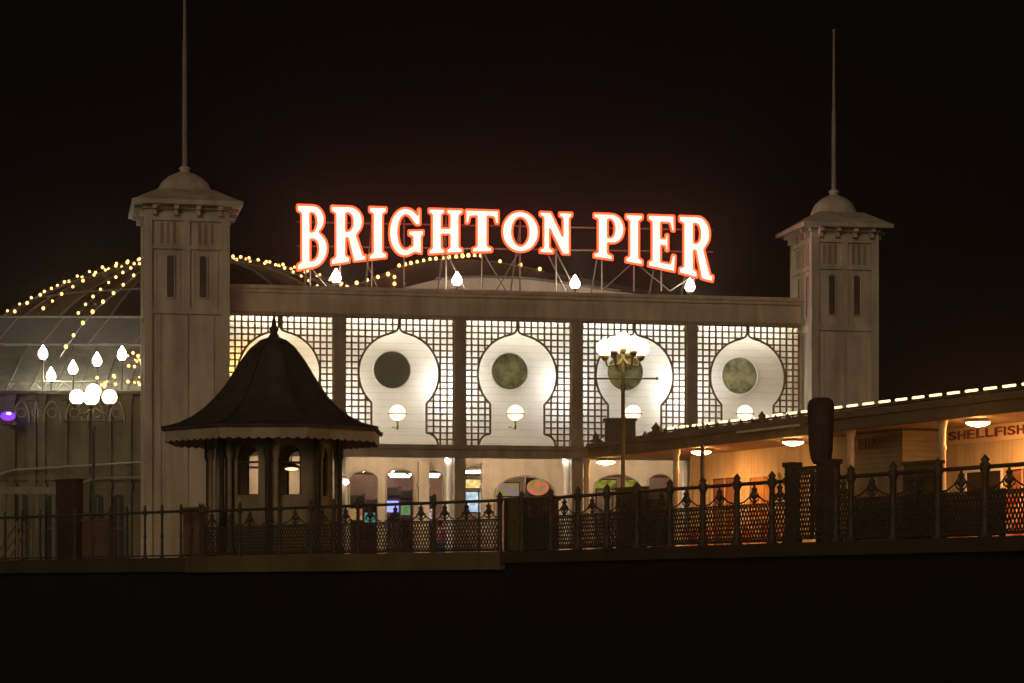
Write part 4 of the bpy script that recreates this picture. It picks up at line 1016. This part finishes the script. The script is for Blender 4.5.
# lettering
def lettering(txt, px0, px1, py0, py1, v, m, lab):
    V_, F_ = [], []; wts = [.42 if c == 'I' else 1 for c in txt]; un = (px1 - px0) / sum(wts); ac = 0
    for k, ch in enumerate(txt):
        cu = bpy.data.curves.new('t', 'FONT'); cu.body = ch; cu.extrude = .03; cu.offset = .022; ob = bpy.data.objects.new('t', cu); COL.objects.link(ob)
        bpy.context.view_layer.update(); me = bpy.data.meshes.new_from_object(ob.evaluated_get(bpy.context.evaluated_depsgraph_get())); bpy.data.objects.remove(ob)
        xs = [q.co.x for q in me.vertices]; ys = [q.co.y for q in me.vertices]; x0, x1, y0, y1 = min(xs), max(xs), min(ys), max(ys)
        a = px0 + ac * un; ac += wts[k]; wd_ = un * (.22 if ch == 'I' else .84); off = 0
        zb, zt_ = HF.z(px0, py1, v), HF.z(px0, py0, v); b0 = len(V_)
        for q in me.vertices:
            px = a + off + wd_ * (q.co.x - x0) / (x1 - x0); V_.append((HF.u(px, v), -(v - .012) + q.co.z * .3, zb + (zt_ - zb) * (q.co.y - y0) / (y1 - y0)))
        F_ += [tuple(i + b0 for i in p.vertices) for p in me.polygons]
    me = bpy.data.meshes.new('lettering'); me.from_pydata(V_, [], F_); me.materials.append(m); o = bpy.data.objects.new('lettering', me); COL.objects.link(o); o.parent = she; o['label'] = lab
b = MB(); ul, ur = HF.u(946, VS - .04), E0; bx(b, ur, ul, VS - .04, VS - .001, HF.z(948, 445.5, VS), HF.z(948, 429.5, VS)); b.build('name_board', mat('pale_name_board', (.66,.50,.33), .5, .08, 2), she)
lettering('SHELLFISH', 949, 1026.5, 432, 440.8, VS - .045, M_letter, 'dark red lettering SHELLFISH')
lettering('HIN', 858, 880, 439.5, 449, VS - 1.205, M_ldim, 'faded lettering beginning HIN')
# canopy lamps
for pxx, pyy, lb in ((978, 421, 'orange oval lamp under the canopy above the shellfish stall lettering'), (793, 441, 'orange oval lamp under the canopy just left of the hooded post'),
                (701, 451, 'orange oval lamp under the canopy behind the thin dark pole'), (606, 460, 'orange oval lamp at the far end of the canopy beside the lamp post'),
                (888, 431, None), (1062, 411, 'orange lamp under the canopy beyond the right edge')):
    if pxx == 888: continue
    v = 1.0; u = HF.u(pxx, v); r_ = empty('canopy_lamp', HF.W(u, v, ZE - .03)); r_.rotation_euler = (0, 0, 0)
    b = MB(); b.lathe((0,0,0), [(.001,-.09),(.16,-.06),(.24,-.025),(.26,.0),(.001,.001)], 18); b.build('bowl', E_fix, r_)
    b = MB(); b.lathe((0,0,.002), [(.001,0),(.27,0),(.27,.05),(.001,.051)], 18); b.build('mount', M_white, r_)
    tag(r_, lb, 'canopy lamp', 'orange lamps under the shelter canopy')
# thin dark pole in front of the shelter
p = at(702.5, 550, 60.2); b = MB(); b.lathe((0,0,0), [(.001,0),(.12,0),(.12,.2),(.06,.28),(.055,ZE-.05)], 12); o = b.build('pole', M_iron, loc=(p[0], p[1], 0)); tag(o, 'thin dark pole in front of the orange canopy lamp', 'pole')
# box and ornaments on the roof
p = HF.at(620, 442, .9); r_ = empty('roof_box', (p[0], p[1], ZF + .1)); hh = HF.z(620, 421, .9) - ZF - .1
b = MB(); b.box(-.42, .42, -.3, .3, 0, hh); b.build('body', mat('ribbed_grey_box', (.13,.10,.075), .6, .2, 3, boards=('X', .1)), r_)
b = MB(); b.box(-.47, .47, -.35, .35, hh + .001, hh + .06); b.build('lid', M_canopy, r_); tag(r_, 'grey ribbed box on the shelter roof behind the lamp post', 'roof box')
u = HF.u(800, .15)
while u < HF.u(640, .15):
    b = MB(); b.lathe((u, -.15, ZF - .01), [(.06,0),(.04,.04),(.07,.09),(.03,.14),(.002,.2)], 6); u += .55
    b.build('cresting', M_canopy, she)
for pxx, sc in ((656, 1.0), (762, .8), (596, .8)):
    p = HF.W(HF.u(pxx, .4), .4, ZF + .06); b = MB()
    b.lathe((0,0,0), [(.001,0),(.22*sc,0),(.24*sc,.06*sc),(.1*sc,.12*sc),(.13*sc,.2*sc),(.05*sc,.28*sc),(.001,.36*sc)], 10); o = b.build('roof_ornament', M_canopy, loc=p)
    tag(o, {656: 'small dark urn ornament on the shelter roof right of the ribbed box', 762: 'small dark urn ornament on the shelter roof under the rightmost keyhole', 596: 'small dark urn ornament on the shelter roof left of the ribbed box'}[pxx], 'roof ornament')

# ================================================================== night haze lit by the pier's own lights
hz = MB(); hz.box(-60, 60, -6, 175, -4.2, 24)
ho = hz.build('haze', bpy.data.materials.new('haze')); hmn = ho.data.materials[0]; hmn.use_nodes = True; hn = hmn.node_tree; hn.nodes.clear()
a_ = hn.nodes.new('ShaderNodeOutputMaterial'); c_ = hn.nodes.new('ShaderNodeVolumePrincipled')
c_.inputs['Density'].default_value = .0007; c_.inputs['Color'].default_value = (.92, .78, .62, 1); c_.inputs['Anisotropy'].default_value = .95
hn.links.new(c_.outputs[0], a_.inputs['Volume']); ho['kind'] = 'stuff'
